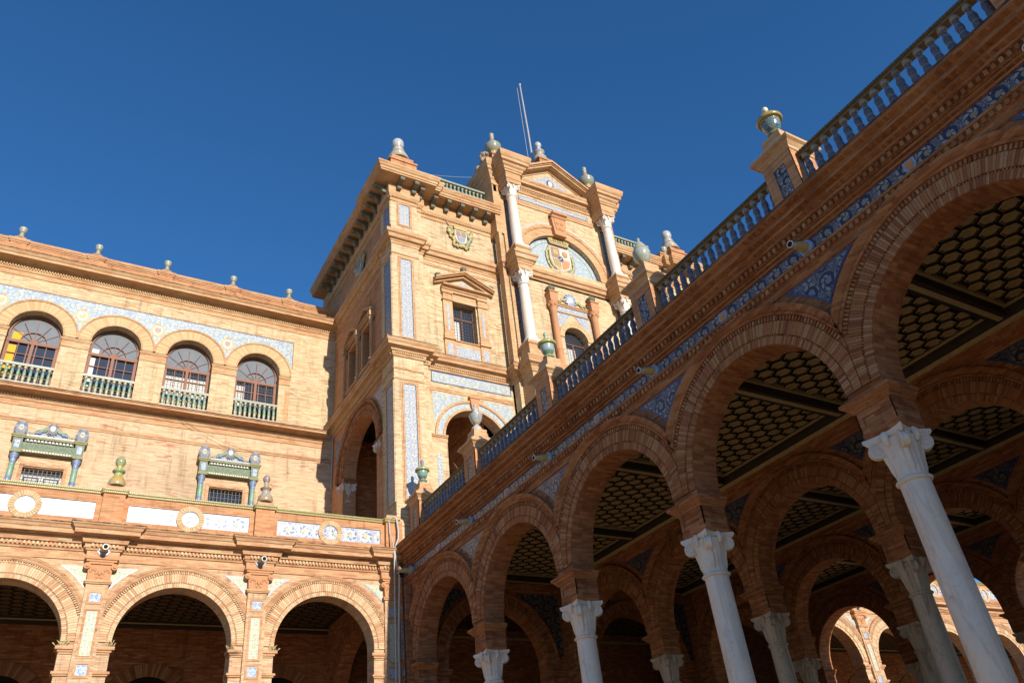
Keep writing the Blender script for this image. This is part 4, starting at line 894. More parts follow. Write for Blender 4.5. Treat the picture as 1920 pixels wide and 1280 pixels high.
for wi, c in enumerate(WCEN):
    ar = put('arched_wall', WARCH, wing, (c, YW, 0))
    put('brick_ring', WR1, ar, (c, YW, 0), kind='stuff'); put('archivolt', WR2, ar, (c, YW, 0)); [put('impost', q, ar, (c, YW, 0)) for q in WIMP]
    w = put('window', WWIN, wing, (c, YW, 0)); put('pane', WGL, w, (c, YW, 0)); put('fanlight_pane', WFAN, w, (c, YW, 0))
    if wi == 3:
        put('curtain', rectmesh('curtain', 'yblind', -0.80, -0.52, 17.3, 18.70), w, (c, YW, 0)); put('curtain', rectmesh('curtain', 'yblind', -0.75, -0.42, 18.92, 19.3), w, (c, YW, 0))
    if wi == 2: put('curtain', rectmesh('curtain', 'blind', -0.81, -0.62, 17.3, 18.72), w, (c, YW, 0)); put('curtain', rectmesh('curtain', 'blind', -0.80, -0.55, 18.92, 19.15), w, (c, YW, 0))
    if wi in (0, 1):                                      # iron lattice in front of a pale blind
        b0 = (-0.85, 0.85) if wi == 1 else (-0.85, -0.42)
        put('blind', rectmesh('blind', 'blind', b0[0], b0[1], 16.95, 18.5 if wi == 1 else 18.6), w, (c, YW, 0))
        if wi == 1: put('blind', rectmesh('blind', 'glassl', -0.6, 0.6, 18.92, 19.75), w, (c, YW, 0))
        q = MB(); fr = FY(FRD - 0.02)
        for i in range(13): u = -0.84 + 1.68 * i / 12; q.fb(fr, u - 0.007, u + 0.007, 0, 0.012, 16.9, 18.76)
        for i in range(14): z = 16.98 + 1.76 * i / 13; q.fb(fr, -0.84, 0.84, 0.013, 0.022, z - 0.006, z + 0.006)
        put('lattice', q.mesh('lattice', ['iron']), w, (c, YW, 0), kind='stuff')
    rl = put('balustrade', WRAIL, wing, (c, YW, 0))
    for i in range(9): put('baluster', BALG, rl, (c - 0.80 + 0.2 * i, YW + 0.06, 16.915), (0, 0, random.uniform(0, 6)))
for c in WCEN[:-1]: put('panel', WPAN, wing, (c - WP / 2, YW - 0.001, 0))
m = MB(); m.fb(WF, 7.70, 7.90, 0, 0.01, 16.98, 18.50); part('panel', m, ['mbuff'], wing)
m = MB(); m.box(WCEN[0] + WP / 2, WX1, YW, YW + 0.6, 16.5, 22.1); part('wall', m, ['buff'], wing)
# tile band over the windows with painted medallions
m = MB(); top = 21.05
for c in WCEN:
    n = 22; us = [-WP / 2 + WP * i / n for i in range(n + 1)]
    lo = [max(19.58, WV + math.sqrt(max(0.0, 1.452 ** 2 - u * u))) for u in us]
    for i in range(n): m.add([WF(c + us[i], 0.014, lo[i]), WF(c + us[i + 1], 0.014, lo[i + 1]), WF(c + us[i + 1], 0.014, top), WF(c + us[i], 0.014, top)], [(0, 1, 2, 3)])
m.fb(WF, 7.9125, 7.93, 0, 0.014, 19.7, top); m.fb(WF, WX0, 7.96, 0, 0.03, top, top + 0.03, 1); m.fb(WF, 7.93, 7.96, 0, 0.022, 19.68, top, 1)
band = part('tile_band', m, ['twing', 'frame'], wing, label='blue and yellow painted tile band')
for i, c in enumerate(WCEN[:-1]):
    x = c - WP / 2; mm = MB()
    ov = lambda a, b: [(x + a * math.cos(2 * PI * k / 22) * (1 + 0.07 * math.cos(9 * 2 * PI * k / 22)), 20.32 + b * math.sin(2 * PI * k / 22) * (1 + 0.07 * math.cos(9 * 2 * PI * k / 22))) for k in range(22)]
    mm.prism(WF, ov(0.27, 0.33), 0.014, 0.024, 0); mm.prism(WF, ov(0.19, 0.23), 0.024, 0.03, 1)
    shp = [(x - 0.12, 20.45), (x + 0.12, 20.45), (x + 0.12, 20.26), (x, 20.16), (x - 0.12, 20.26)]
    mm.prism(WF, shp, 0.03, 0.036, (4, 3, 2, 2)[i])
    if i == 1:
        for k in range(4): mm.fb(WF, x - 0.105 + 0.06 * k, x - 0.075 + 0.06 * k, 0.036, 0.04, 20.24, 20.44, 3)
    if i == 2: mm.fb(WF, x - 0.10, x + 0.0, 0.036, 0.04, 20.32, 20.44, 1)
    mm.fb(WF, x - 0.1, x + 0.1, 0.02, 0.03, 20.56, 20.64, 3)
    put('medallion', mm.mesh('medallion', ['yellow', 'white', 'yellow', 'redg', 'redg']), wing)
# cornices and roof parapet
WPTH = [(WX0, YW), (WX1, YW)]
m = MB(); m.sweep([(0, 21.64), (0.03, 21.65), (0.03, 21.69), (0.012, 21.70), (0.012, 21.86), (0.05, 21.88), (0.07, 21.95), (0.09, 21.98), (0.09, 22.09), (0.15, 22.10), (0.18, 22.15), (0.22, 22.18), (0.56, 22.19), (0.56, 22.30), (0.60, 22.33), (0.66, 22.42), (0.68, 22.46), (0.2, 22.6), (0.2, 22.72)], WPTH)
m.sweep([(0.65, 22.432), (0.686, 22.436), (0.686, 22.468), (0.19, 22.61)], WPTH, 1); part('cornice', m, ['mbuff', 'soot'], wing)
m = MB(); m.dentils(WPTH, 0.09, 0.145, 21.995, 22.085, 0.10, 0.5); part('dentil_course', m, ['vousbuff'], wing, 'stuff')
m = MB(); m.box(WX0, WX1, YW - 0.16, YW + 0.3, 22.55, 23.12, 0); part('roof_parapet', m, ['orange'], wing)
FIN = [7.57, 4.99, 2.14, -0.63, -3.47]
ppath = [(WX0, YW - 0.16)]
for x in sorted(FIN): ppath += [(x - 0.31, YW - 0.16), (x - 0.31, YW - 0.21), (x + 0.31, YW - 0.21), (x + 0.31, YW - 0.16)]
ppath.append((WX1, YW - 0.16))
m = MB(); m.sweep([(0, 23.10), (0.03, 23.11), (0.03, 23.16), (0.06, 23.18), (0.08, 23.24), (0.08, 23.29), (0.0, 23.33), (-0.5, 23.36)], ppath); cp = part('coping', m, ['mrose'], wing)
m = MB(); m.dentils(ppath, -0.02, 0.0, 23.335, 23.36, 0.09, 0.6); put('coping_tiles', m.mesh('coping_tiles', ['terra']), cp, kind='stuff')
fr = FY(YW - 0.16)
for x in FIN:
    m = MB(); m.fb(fr, x - 0.29, x + 0.29, 0, 0.05, 22.73, 23.10); m.frame(fr, x - 0.13, x + 0.13, 22.80, 23.06, 0.03, 0.05, 0.065); m.fb(fr, x - 0.2, x + 0.2, -0.34, 0.03, 23.34, 23.42); part('pedestal', m, ['orange'], wing)
xs = sorted(FIN)
for a, b in zip([WX0] + xs, xs + [WX1]):
    if b - a > 1.2: m = MB(); m.frame(fr, a + 0.42, b - 0.42 if b < WX1 else b - 0.2, 22.76, 23.06, 0.035, 0, 0.02); part('panel', m, ['orange'], wing)
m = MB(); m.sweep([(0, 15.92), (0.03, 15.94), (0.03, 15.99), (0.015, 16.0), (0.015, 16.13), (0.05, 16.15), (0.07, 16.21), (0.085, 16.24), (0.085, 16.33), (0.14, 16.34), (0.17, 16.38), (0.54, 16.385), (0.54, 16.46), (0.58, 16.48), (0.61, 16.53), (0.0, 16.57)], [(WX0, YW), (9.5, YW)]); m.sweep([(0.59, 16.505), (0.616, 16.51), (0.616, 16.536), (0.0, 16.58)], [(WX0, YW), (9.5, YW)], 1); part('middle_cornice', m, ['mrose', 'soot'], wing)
m = MB(); m.dentils([(WX0, YW), (9.5, YW)], 0.085, 0.135, 16.25, 16.325, 0.10, 0.5); part('dentil_course', m, ['vousbuff'], wing, 'stuff')
m = MB(); m.sweep([(0, 15.28), (0.03, 15.30), (0.03, 15.36), (0.05, 15.38), (0.05, 15.43), (0, 15.46)], [(WX0, YW), (WX1, YW)]); part('string_course', m, ['mrose'], wing)
m = MB(); m.box(WX0, WX1, YW + 0.6, YW + 4, 23.0, 23.1); m.box(WX0, WX1, YW + 0.7, YW + 0.9, 8.9, 23.0); part('roof', m, ['roofing'], wing)
# ceramic window surrounds
SC = glaze('surround_column_glaze', [(0, (0.16, 0.30, 0.42)), (0.2, (0.10, 0.16, 0.30)), (0.55, (0.14, 0.30, 0.20)), (0.8, (0.12, 0.18, 0.34))], 0.55, (0.36, 0.42, 0.38), 0.45, scale=11)
SE = glaze('surround_entablature_glaze', [(0, (0.22, 0.21, 0.09)), (0.18, (0.12, 0.17, 0.11)), (0.55, (0.17, 0.20, 0.14)), (0.8, (0.26, 0.24, 0.10))], 0.5, (0.30, 0.31, 0.25), 0.8, scale=9)
SCR = glaze('surround_crest_glaze', [(0, (0.14, 0.20, 0.32)), (0.35, (0.16, 0.24, 0.16)), (0.6, (0.30, 0.27, 0.10)), (0.8, (0.19, 0.24, 0.36))], 0.5, (0.42, 0.41, 0.36), 0.55, scale=11)
SCB = glaze('surround_blue_glaze', [(0, (0.12, 0.14, 0.20)), (0.3, (0.17, 0.19, 0.23)), (0.6, (0.10, 0.13, 0.19)), (0.85, (0.18, 0.19, 0.22))], 0.5, (0.28, 0.28, 0.27), 0.6, scale=16)
for si, c in enumerate(SURR):
    S = thing('window_surround', 'glazed ceramic surround framing the small barred window %s' % ('with white sashes near the left edge' if si == 0 else 'with dark panes nearer the tower'), 'window', (c, YW, 12.2), 'ceramic window surrounds on the wing')
    for s_ in (-1, 1):
        x = c + s_ * 0.985
        m = MB(); m.lathe([(0.11, 12.0), (0.10, 12.3), (0.10, 12.9), (0.115, 12.95), (0.10, 13.0), (0.095, 13.5), (0.11, 13.53), (0.09, 13.57), (0.10, 13.75), (0.14, 13.88), (0.15, 13.95)], (x, YW - 0.17, 0), 16); part('column', m, [SC], S)
        m = MB(); m.box(x - 0.17, x + 0.17, YW - 0.34, YW, 13.95, 14.03, 0); m.box(x - 0.15, x + 0.15, YW - 0.32, YW, 14.03, 14.52, 0); m.box(x - 0.085, x + 0.085, YW - 0.33, YW - 0.3, 14.12, 14.42, 1)
        for k in range(2): m.box(x - 0.20 - 0.03 * k, x + 0.20 + 0.03 * k, YW - 0.36 - 0.03 * k, YW, 14.52 + 0.06 * k, 14.58 + 0.06 * k, 0)
        part('impost_block', m, [SE, 'tsq'], S)
        m = MB(); m.prism(FY(YW - 0.18), [(x - 0.13, 14.66), (x + 0.13, 14.66), (x + 0.17, 14.78), (x + 0.20, 15.0), (x + 0.17, 15.14), (x + 0.10, 15.16), (x + 0.07, 15.24), (x - 0.07, 15.24), (x - 0.10, 15.16), (x - 0.17, 15.14), (x - 0.20, 15.0), (x - 0.17, 14.78)], -0.06, 0.06, 0)
        m.ball((x, YW - 0.23, 14.96), 0.105, 1, 0.85, 0.35, 1.2, 12, 8); m.ball((x, YW - 0.262, 14.96), 0.045, 2, 0.9, 0.4, 1.2, 8, 6)
        for k in range(14):
            a_k = 2 * PI * k / 14; m.ball((x + (0.155 + 0.02 * (k % 2)) * math.cos(a_k), YW - 0.225, 14.94 + (0.20 + 0.03 * (k % 2)) * math.sin(a_k)), 0.026 + 0.008 * (k % 3), 0 if k % 3 else 2, 1, 0.7, 1.2, 8, 5)
        for sx in (-1, 1): m.tube([(x + sx * 0.12, YW - 0.24, 14.72), (x + sx * 0.19, YW - 0.24, 14.80), (x + sx * 0.20, YW - 0.24, 14.92), (x + sx * 0.15, YW - 0.25, 14.90)], [0.02, 0.026, 0.022, 0.012], 6, 0)
        part('cartouche', m, [SCB, 'white', 'yellow'], S)
    m = MB(); m.box(c - 0.84, c + 0.84, YW - 0.24, YW, 14.03, 14.10); m.box(c - 0.84, c + 0.84, YW - 0.20, YW, 14.10, 14.42)
    m.sweep([(0.20, 14.42), (0.24, 14.44), (0.26, 14.50), (0.34, 14.52), (0.36, 14.60), (0.36, 14.64), (0.0, 14.66)], [(c - 0.78, YW), (c + 0.78, YW)]); part('entablature', m, [SE], S)
    m = MB(); m.dentils([(c - 0.8, YW), (c + 0.8, YW)], 0.20, 0.29, 14.44, 14.50, 0.115, 0.5); m.dentils([(c - 0.8, YW), (c + 0.8, YW)], 0.2, 0.26, 14.04, 14.09, 0.09, 0.5); part('dentil_course', m, ['white'], S, 'stuff')
    m = MB(); m.fb(WF, c - 0.76, c + 0.76, 0.20, 0.37, 14.605, 14.645); part('white_fillet', m, ['white' if si == 0 else 'lblue'], S)
    arcs = []
    for s_ in (-1, 1):
        for k in range(11): t = k / 10; arcs.append((c + s_ * (0.16 + 0.56 * t), 14.78 + 0.24 * (1 - t) ** 1.6, 0.085 - 0.045 * t))
    m = MB(); m.prism(FY(YW - 0.14), [(c - 0.72, 14.66), (c + 0.72, 14.66), (c + 0.6, 14.78), (c + 0.38, 14.86), (c + 0.22, 15.02), (c - 0.22, 15.02), (c - 0.38, 14.86), (c - 0.6, 14.78)], -0.03, 0.03, 0)
    for x, z, r in arcs: m.ball((x, YW - 0.2, z), r, 0, 1, 0.6, 1, 8, 6)
    m.ball((c, YW - 0.2, 15.02), 0.20, 1, 0.95, 0.3, 1.1, 16, 10); m.ball((c, YW - 0.26, 15.03), 0.12, 2, 0.9, 0.3, 1.1, 12, 8)
    for k in range(16): m.ball((c + (0.2 + 0.025 * (k % 2)) * math.cos(k * PI / 8), YW - 0.21, 15.02 + (0.22 + 0.03 * (k % 2)) * math.sin(k * PI / 8)), 0.03, (0, 3, 1)[k % 3], 1, 0.7, 1.2, 8, 5)
    for s_ in (-1, 1):
        for (x_, z_, r_) in ((0.40, 14.86, 0.10), (0.60, 14.76, 0.07)):
            sp = [(c + s_ * (x_ + r_ * (1 - j / 20) * math.cos(j * 0.5)), YW - 0.22, z_ + r_ * (1 - j / 20) * math.sin(j * 0.5)) for j in range(18)]
            m.tube(sp, [0.026 * (1 - j / 30) for j in range(18)], 6, 0 if r_ > 0.08 else 3)
    part('crest', m, [SCR, SCB, 'white', 'yellow'], S)
    m = MB(); m.frame(WF, c - 0.76, c + 0.76, 12.0, 13.72, 0.12, 0, 0.05); part('brick_frame', m, ['mrose'], S)
    m = MB(); m.box(c - 0.64, c + 0.64, YW + 0.30, YW + 0.33, 12.2, 13.57, 0)
    if si == 0:
        m.frame(FY(YW + 0.3), c - 0.64, c + 0.64, 12.2, 13.40, 0.09, 0, 0.03, 1); m.box(c - 0.07, c + 0.07, YW + 0.265, YW + 0.3, 12.2, 13.40, 1)
        for s_ in (-1, 1): m.box(c + s_ * 0.31 - 0.20, c + s_ * 0.31 + 0.20, YW + 0.285, YW + 0.3, 12.5, 13.28, 2)
    part('sash', m, ['glass', 'blind', 'glassl'], S)
    m = MB()
    for i in range(9): u = c - 0.56 + 0.14 * i; m.fb(WF, u - 0.012, u + 0.012, -0.11, -0.09, 12.2, 13.57)
    for i in range(7): z = 12.35 + 0.18 * i; m.fb(WF, c - 0.64, c + 0.64, -0.125, -0.112, z - 0.01, z + 0.01)
    part('window_bars', m, ['iron'], S, 'stuff')
# ================================================================== TOWER
TX, TY = 9.92, 23.45; KB = 23.45 / 23.0; CX = 18.5; TXR = 2 * CX - TX
tower = thing('corner_tower', 'tall buff brick tower with tiled strips, white columns and crowning pediment', 'building', (CX, 26, 8.9))
SF = FX(TX); FF = FY(TY)
def mir(x): return 2 * CX - x
# side (west) wall
m = MB(); m.archwall(SF, TY, 30.2, 8.94, 16.3, 26.9, 13.9, 1.85, 0.55, 0, seg=36); part('side_wall', m, ['orange'], tower)
SW = [(25.62, 26.50, 17.85, 19.72), (27.23, 28.15, 17.85, 19.72)]
m = MB(); m.holes(SF, TY, 32.0, 16.3, 25.0, SW, 0.45); part('upper_side_wall', m, ['orange'], tower)
m = MB(); m.wedges(SF, 26.9, 13.9, 1.852, 2.0, 0, 0.03, 80); m.wedges(SF, 26.9, 13.9, 2.02, 2.22, 0, 0.045, 80); m.wedges(SF, 26.9, 13.9, 2.25, 2.31, 0.01, 0.05, 70, gap=0.5); o = part('side_arch_ring', m, ['vous'], tower, 'stuff')
m = MB(); m.arcmould(SF, 26.9, 13.9, [(2.33, 0), (2.33, 0.07), (2.38, 0.1), (2.42, 0.1), (2.46, 0.12), (2.48, 0)]); part('side_archivolt', m, ['mdark'], tower)
for s_ in (-1, 1):
    arc = [(26.9 + s_ * 2.6 * math.sin(R_(a)), 13.9 + 2.6 * math.cos(R_(a))) for a in range(36, 78, 6)]
    m = MB(); m.prism(SF, arc + [(26.9 + s_ * 2.75, arc[-1][1]), (26.9 + s_ * 2.75, 16.0), (arc[0][0], 16.0)], 0, 0.012); part('tile_panel', m, ['ttowerd'], tower)
for y in (24.93, 28.95):
    x = TX + 0.24
    m = MB(); m.lathe([(0.20, 8.95), (0.195, 11), (0.18, 13.0)], (x, y, 0), 24); c_ = part('column', m, ['marble'], tower)
    put('capital', CAP, c_, (x, y, 13.05), (0, 0, 0), (0.95, 0.95, 1.05))
    m = MB(); m.box(TX - 0.01, TX + 0.54, y - 0.36, y + 0.36, 13.76, 13.92); put('impost', m.mesh('impost', ['mdark']), c_)
# loggia interior
m = MB(); m.box(10.5, 15.0, 29.5, 29.8, 8.94, 16.2, 0); m.box(16.5, 16.8, TY + 0.5, 29.5, 8.94, 16.2, 0); m.box(10.3, 16.8, TY + 0.5, 29.8, 16.22, 16.32, 1); part('loggia', m, ['inner', 'wood'], tower)
m = MB(); m.archwall(FX(13.6), TY + 0.55, 29.5, 8.94, 16.2, 27.4, 12.4, 1.2, 0.4); part('loggia_partition', m, ['inner'], tower)
m = MB(); m.wedges(FX(13.6), 27.4, 12.4, 1.205, 1.7, 0, 0.05, 50); m.wedges(FX(13.6), 27.4, 12.4, 1.9, 2.1, 0, 0.05, 60); part('loggia_arch_ring', m, ['vous'], tower, 'stuff')
m = MB(); m.sweep([(0, 14.6), (0.06, 14.62), (0.08, 14.75), (0.12, 14.8), (0, 14.82)], [(13.6, 29.5), (13.6, TY + 0.5)]); part('loggia_cornice', m, ['mdark'], tower)
# corner pilasters: lower, middle, upper; both exposed faces carry tile strips
def corner(name, z0, z1, tz0, tz1):
    for xx, sg in ((9.8, 1), (mir(9.8), -1)):
        a, b = sorted((xx, xx + sg * 1.22))
        m = MB(); m.box(a, b, 23.0, 24.12, z0, z1, 0); a2, b2 = sorted((xx + sg * 1.22, xx + sg * 1.52)); m.box(a2, b2, 23.22, 23.6, z0, z1, 0)
        fr = FY(23.0); c = xx + sg * 0.615
        m.frame(fr, c - 0.36, c + 0.36, tz0 - 0.11, tz1 + 0.11, 0.045, 0, 0.02, 1); m.frame(fr, c - 0.30, c + 0.30, tz0 - 0.05, tz1 + 0.05, 0.055, 0, 0.035, 1)
        if sg > 0:
            fs = FX(9.8); m.frame(fs, 23.03, 23.80, tz0 - 0.1, tz1 + 0.1, 0.07, 0, 0.03, 0)
        o = part(name, m, ['buff', 'mbuff'], tower)
        q = MB(); q.fb(fr, c - 0.245, c + 0.245, 0.002, 0.008, tz0, tz1, 1); q.fb(fr, c - 0.225, c + 0.225, 0.008, 0.011, tz0 + 0.02, tz1 - 0.02, 0); put('tile_strip', q.mesh('tile_strip', ['ttower', 'blue']), o)
        if sg > 0: q = MB(); q.fb(FX(9.8), 23.11, 23.72, 0.002, 0.008, tz0, tz1); put('tile_strip', q.mesh('tile_strip', ['ttowerd']), o)
corner('lower_pilaster', 8.94, 16.15, 10.7, 15.27); corner('middle_pilaster', 17.0, 22.02, 17.37, 21.26); corner('upper_pilaster', 22.55, 25.36, 23.15, 24.32)
# front walls of the two side bays
def front_bay(f, left):
    g = (lambda x: x) if left else mir
    def rng(a, b): return tuple(sorted((g(a), g(b))))
    a, b = rng(TX, 15.2); k = KB
    c = g(13.30); ZA = 13.59; RA_ = 1.305
    m = MB(); m.archwall(FF, a, b, 8.94, 16.45, c, ZA, RA_, 0.5, 0, seg=30); part('front_wall', m, ['buff'], tower)
    wc = g(13.24)
    m = MB(); m.holes(FF, a, b, 16.45, 25.3, [(wc - 0.545, wc + 0.545, 18.07, 20.05)], 0.4); part('upper_front_wall', m, ['buff'], tower)
    # loggia arch: tile ring, spandrels, keystone, imposts
    m = MB(); m.arcmould(FF, c, ZA, [(RA_ + 0.002, 0.0), (RA_ + 0.002, 0.04), (RA_ + 0.08, 0.05), (RA_ + 0.10, 0.03)]); m.arcmould(FF, c, ZA, [(1.63, 0.02), (1.63, 0.05), (1.67, 0.07), (1.73, 0.07), (1.73, 0.0)]); ar = part('loggia_arch', m, ['mbuff'], tower)
    q = MB(); q.arcmould(FF, c, ZA, [(RA_ + 0.10, 0.012), (1.63, 0.012)], seg=48); put('tile_ring', q.mesh('tile_ring', ['tfr2']), ar)
    for s_ in (-1, 1):
        arc = [(c + s_ * 1.76 * math.sin(R_(t)), ZA + 1.76 * math.cos(R_(t))) for t in range(16, 84, 7)]
        q = MB(); q.prism(FF, arc + [(c + s_ * 1.77, 15.44), (arc[0][0], 15.44)], 0, 0.012); put('tile_panel', q.mesh('tile_panel', ['tfr2']), ar)
        q = MB(); x0, x1 = sorted((c + s_ * 1.22, c + s_ * 2.0))
        for z0, z1, o in ((-0.23, -0.19, 0.03), (-0.19, -0.07, 0.02), (-0.07, -0.02, 0.06), (-0.02, 0.03, 0.09)): q.fb(FF, x0 - o * 0.5, x1, -0.2, o, ZA + z0, ZA + z1)
        q.fb(FF, x0 + 0.06, x1 - 0.02, 0, 0.02, 11, ZA - 0.23, 1); put('impost', q.mesh('impost', ['mbuff', 'buff']), ar)
        q = MB(); q.fb(FF, c + s_ * 1.59 - 0.10, c + s_ * 1.59 + 0.10, 0.02, 0.03, 11.1, 12.82); put('tile_strip', q.mesh('tile_strip', ['ttower']), ar)
    q = MB(); q.prism(FF, [(c - 0.13, 14.86), (c + 0.13, 14.86), (c + 0.2, 15.4), (c - 0.2, 15.4)], 0, 0.14); q.fb(FF, c - 0.24, c + 0.24, 0, 0.17, 15.4, 15.48); put('keystone', q.mesh('keystone', ['terra']), ar)
    m = MB(); fa, fb_ = rng(11.56, 15.05); m.fb(FF, fa, fb_, 0.0, 0.012, 15.93, 16.37); m.frame(FF, fa - 0.03, fb_ + 0.03, 15.90, 16.40, 0.03, 0, 0.02, 1); part('tile_frieze', m, ['tfr2', 'blue'], tower)
    sa, sb = rng(11.32, 15.15)
    m = MB(); m.sweep([(0, 15.52), (0.03, 15.53), (0.03, 15.60), (0.05, 15.63), (0.05, 15.70), (0, 15.73)], [(sa, TY), (sb, TY)]); part('string_course', m, ['mbuff'], tower)
    m = MB(); m.sweep([(0, 21.70), (0.03, 21.71), (0.03, 21.77), (0.05, 21.80), (0, 21.83)], [(sa, TY), (sb, TY)]); part('string_course', m, ['mbuff'], tower)
    # pedimented window
    W = put('window', rectmesh('window', 'glass', -0.545, 0.545, 18.07, 20.05, 0, 0.02, 0.36), tower, (wc, TY, 0))
    q = MB(); fr = FY(0.34); q.frame(fr, -0.545, 0.545, 18.07, 20.05, 0.05, 0, 0.04); q.fb(fr, -0.03, 0.03, 0, 0.04, 18.07, 20.05); q.fb(fr, -0.545, 0.545, 0, 0.04, 19.42, 19.47); put('frame', q.mesh('frame', ['frame']), W, (wc, TY, 0))
    q = MB()
    for i in range(9): u = -0.5 + 0.125 * i; q.fb(fr, u - 0.006, u + 0.006, 0.045, 0.055, 18.07, 20.05)
    for i in range(13): z = 18.15 + 0.15 * i; q.fb(fr, -0.54, 0.54, 0.056, 0.064, z - 0.006, z + 0.006)
    put('lattice', q.mesh('lattice', ['iron']), W, (wc, TY, 0), kind='stuff'); put('blind', rectmesh('blind', 'blind', -0.48, -0.1, 18.14, 19.3, 0.021, 0.03, 0.36), W, (wc, TY, 0))
    q = MB(); fr = LF; D = 0.36
    for s_ in (-1, 1):
        x = s_ * 0.82; q.fb(fr, x - 0.21, x + 0.21, 0, 0.10, 17.92 + D, 19.64 + D); q.fb(fr, x - 0.26, x + 0.26, 0, 0.16, 17.66 + D, 17.74 + D); q.fb(fr, x - 0.24, x + 0.24, 0, 0.13, 17.74 + D, 17.92 + D); q.fb(fr, x - 0.25, x + 0.25, 0, 0.15, 19.64 + D, 19.72 + D); q.fb(fr, x - 0.20, x + 0.20, 0, 0.11, 19.72 + D, 20.0 + D); q.fb(fr, x - 0.25, x + 0.25, 0, 0.16, 20.0 + D, 20.08 + D)
        q.fb(fr, x - 0.23, x + 0.23, 0, 0.09, 17.0, 17.66 + D)
    q.fb(fr, -0.59, 0.59, 0, 0.04, 17.0, 17.66 + D); q.fb(fr, -0.56, 0.56, 0, 0.09, 17.66 + D, 17.705 + D); q.fb(fr, -0.57, 0.57, 0, 0.05, 19.70 + D, 20.08 + D)
    S = put('window_surround', q.mesh('window_surround', ['mbuff']), tower, (wc, TY, 0))
    for u0, u1, z0, z1, o in ((-0.88, -0.76, 18.46, 19.76, 0.10), (0.76, 0.88, 18.46, 19.76, 0.10), (-0.94, -0.70, 17.28, 17.84, 0.09), (0.70, 0.94, 17.28, 17.84, 0.09), (-0.55, 0.55, 17.28, 17.78, 0.04)):
        q = MB(); q.fb(fr, u0, u1, o + 0.002, o + 0.01, z0, z1); put('tile_panel', q.mesh('tile_panel', ['ttower']), S, (wc, TY, 0))
    B = 20.08 + D
    q = MB(); q.sweep([(0.10, B), (0.13, B + 0.02), (0.13, B + 0.09), (0.18, B + 0.12), (0.20, B + 0.17), (0.34, B + 0.21), (0.36, B + 0.28), (0, B + 0.30)], [(-1.08, 0), (1.08, 0)])
    for s_ in (-1, 1):
        for (o0, o1, t0, t1) in ((0.0, 0.16, 0.0, 0.10), (0.0, 0.30, 0.10, 0.16), (0.0, 0.36, 0.16, 0.24)):
            h = 0.64; L = 1.40
            q.prism(fr, [(s_ * L, B + 0.30 + t0), (0, B + 0.30 + h + t0), (0, B + 0.30 + h + t1), (s_ * L, B + 0.30 + t1)], o0, o1)
    put('pediment', q.mesh('pediment', ['mbuff']), S, (wc, TY, 0))
    q = MB(); q.prism(fr, [(-0.75, B + 0.36), (0.75, B + 0.36), (0, B + 0.74)], 0.04, 0.06); put('tile_panel', q.mesh('tile_panel', ['ttower']), S, (wc, TY, 0))
    if left:
        for x_, z_ in ((-1.25, B + 0.5), (0.0, B + 1.18), (1.25, B + 0.5)):
            q = MB(); q.lathe([(0.09, 0), (0.05, 0.06), (0.12, 0.14), (0.15, 0.2), (0.12, 0.27), (0.04, 0.31), (0.01, 0.36)], (wc + x_, TY - 0.2, z_), 14); part('finial', q, ['bronze'], tower)
    return wc
W1 = front_bay(FF, True); W2 = front_bay(FF, False)
# string cornices that wrap the west face, corner pilaster, side bay and centre
def belt(dz, extra=0.0):
    A = [(TX, 30.2), (TX, 24.12), (9.8, 24.12), (9.8, 23.0), (11.02, 23.0), (11.02, 23.22), (11.32, 23.22), (11.32, TY), (15.2, TY), (15.2, 22.95)]
    Cn = [(15.2, 22.6), (15.2, 22.2), (16.1, 22.2), (16.1, 22.9)] if False else []
    B = [(mir(x), y) for x, y in A[::-1]]
    return A + B
m = MB(); P = belt(0)
MIDP = [(0, 16.41), (0.05, 16.42), (0.06, 16.47), (0.085, 16.50), (0.085, 16.58), (0.14, 16.60), (0.16, 16.66), (0.20, 16.69), (0.34, 16.72), (0.34, 16.83), (0.38, 16.87), (0.42, 16.95), (0.43, 17.0), (0, 17.03)]
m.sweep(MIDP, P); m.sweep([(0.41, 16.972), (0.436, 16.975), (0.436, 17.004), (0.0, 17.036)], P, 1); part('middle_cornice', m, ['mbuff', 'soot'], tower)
m = MB(); m.dentils(P, 0.085, 0.13, 16.51, 16.575, 0.09, 0.5); part('dentil_course', m, ['vousbuff'], tower, 'stuff')
m = MB(); P2 = [(x, y) for x, y in belt(0)]; P2[0] = (TX, 32.0)
m.sweep([(0, 21.98), (0.03, 22.0), (0.03, 22.10), (0.06, 22.13), (0.08, 22.18), (0.18, 22.21), (0.20, 22.28), (0.22, 22.36), (0.29, 22.40), (0.31, 22.50), (0.31, 22.55), (0, 22.60)], P2); m.sweep([(0.0, 21.45), (0.03, 21.46), (0.05, 21.52), (0.0, 21.55)], [(TX, 30.2), (TX, 24.12), (9.8, 24.12), (9.8, 23.0), (11.02, 23.0)]); part('upper_cornice', m, ['mbuff'], tower)
m = MB(); m.sweep([(0, 15.42), (0.03, 15.43), (0.04, 15.49), (0, 15.52)], [(9.8, 24.12), (9.8, 23.0), (11.02, 23.0)]); part('string_course', m, ['mbuff'], tower); m = MB(); m.sweep([(0, 15.85), (0.03, 15.86), (0.05, 15.92), (0, 15.95)], [(9.8, 24.12), (9.8, 23.0), (11.02, 23.0)]); part('string_course', m, ['mbuff'], tower)
for q_ in ((9.801, 11.019, 23.001, 24.119, 16.14, 17.02), (11.02, 11.319, 23.221, 23.6, 16.14, 17.02), (11.02, 11.319, 23.221, 23.6, 22.0, 22.6), (9.801, 11.019, 23.001, 24.119, 22.0, 22.58)):
    m = MB(); m.box(*q_); part('pilaster_band', m, ['buff'], tower)
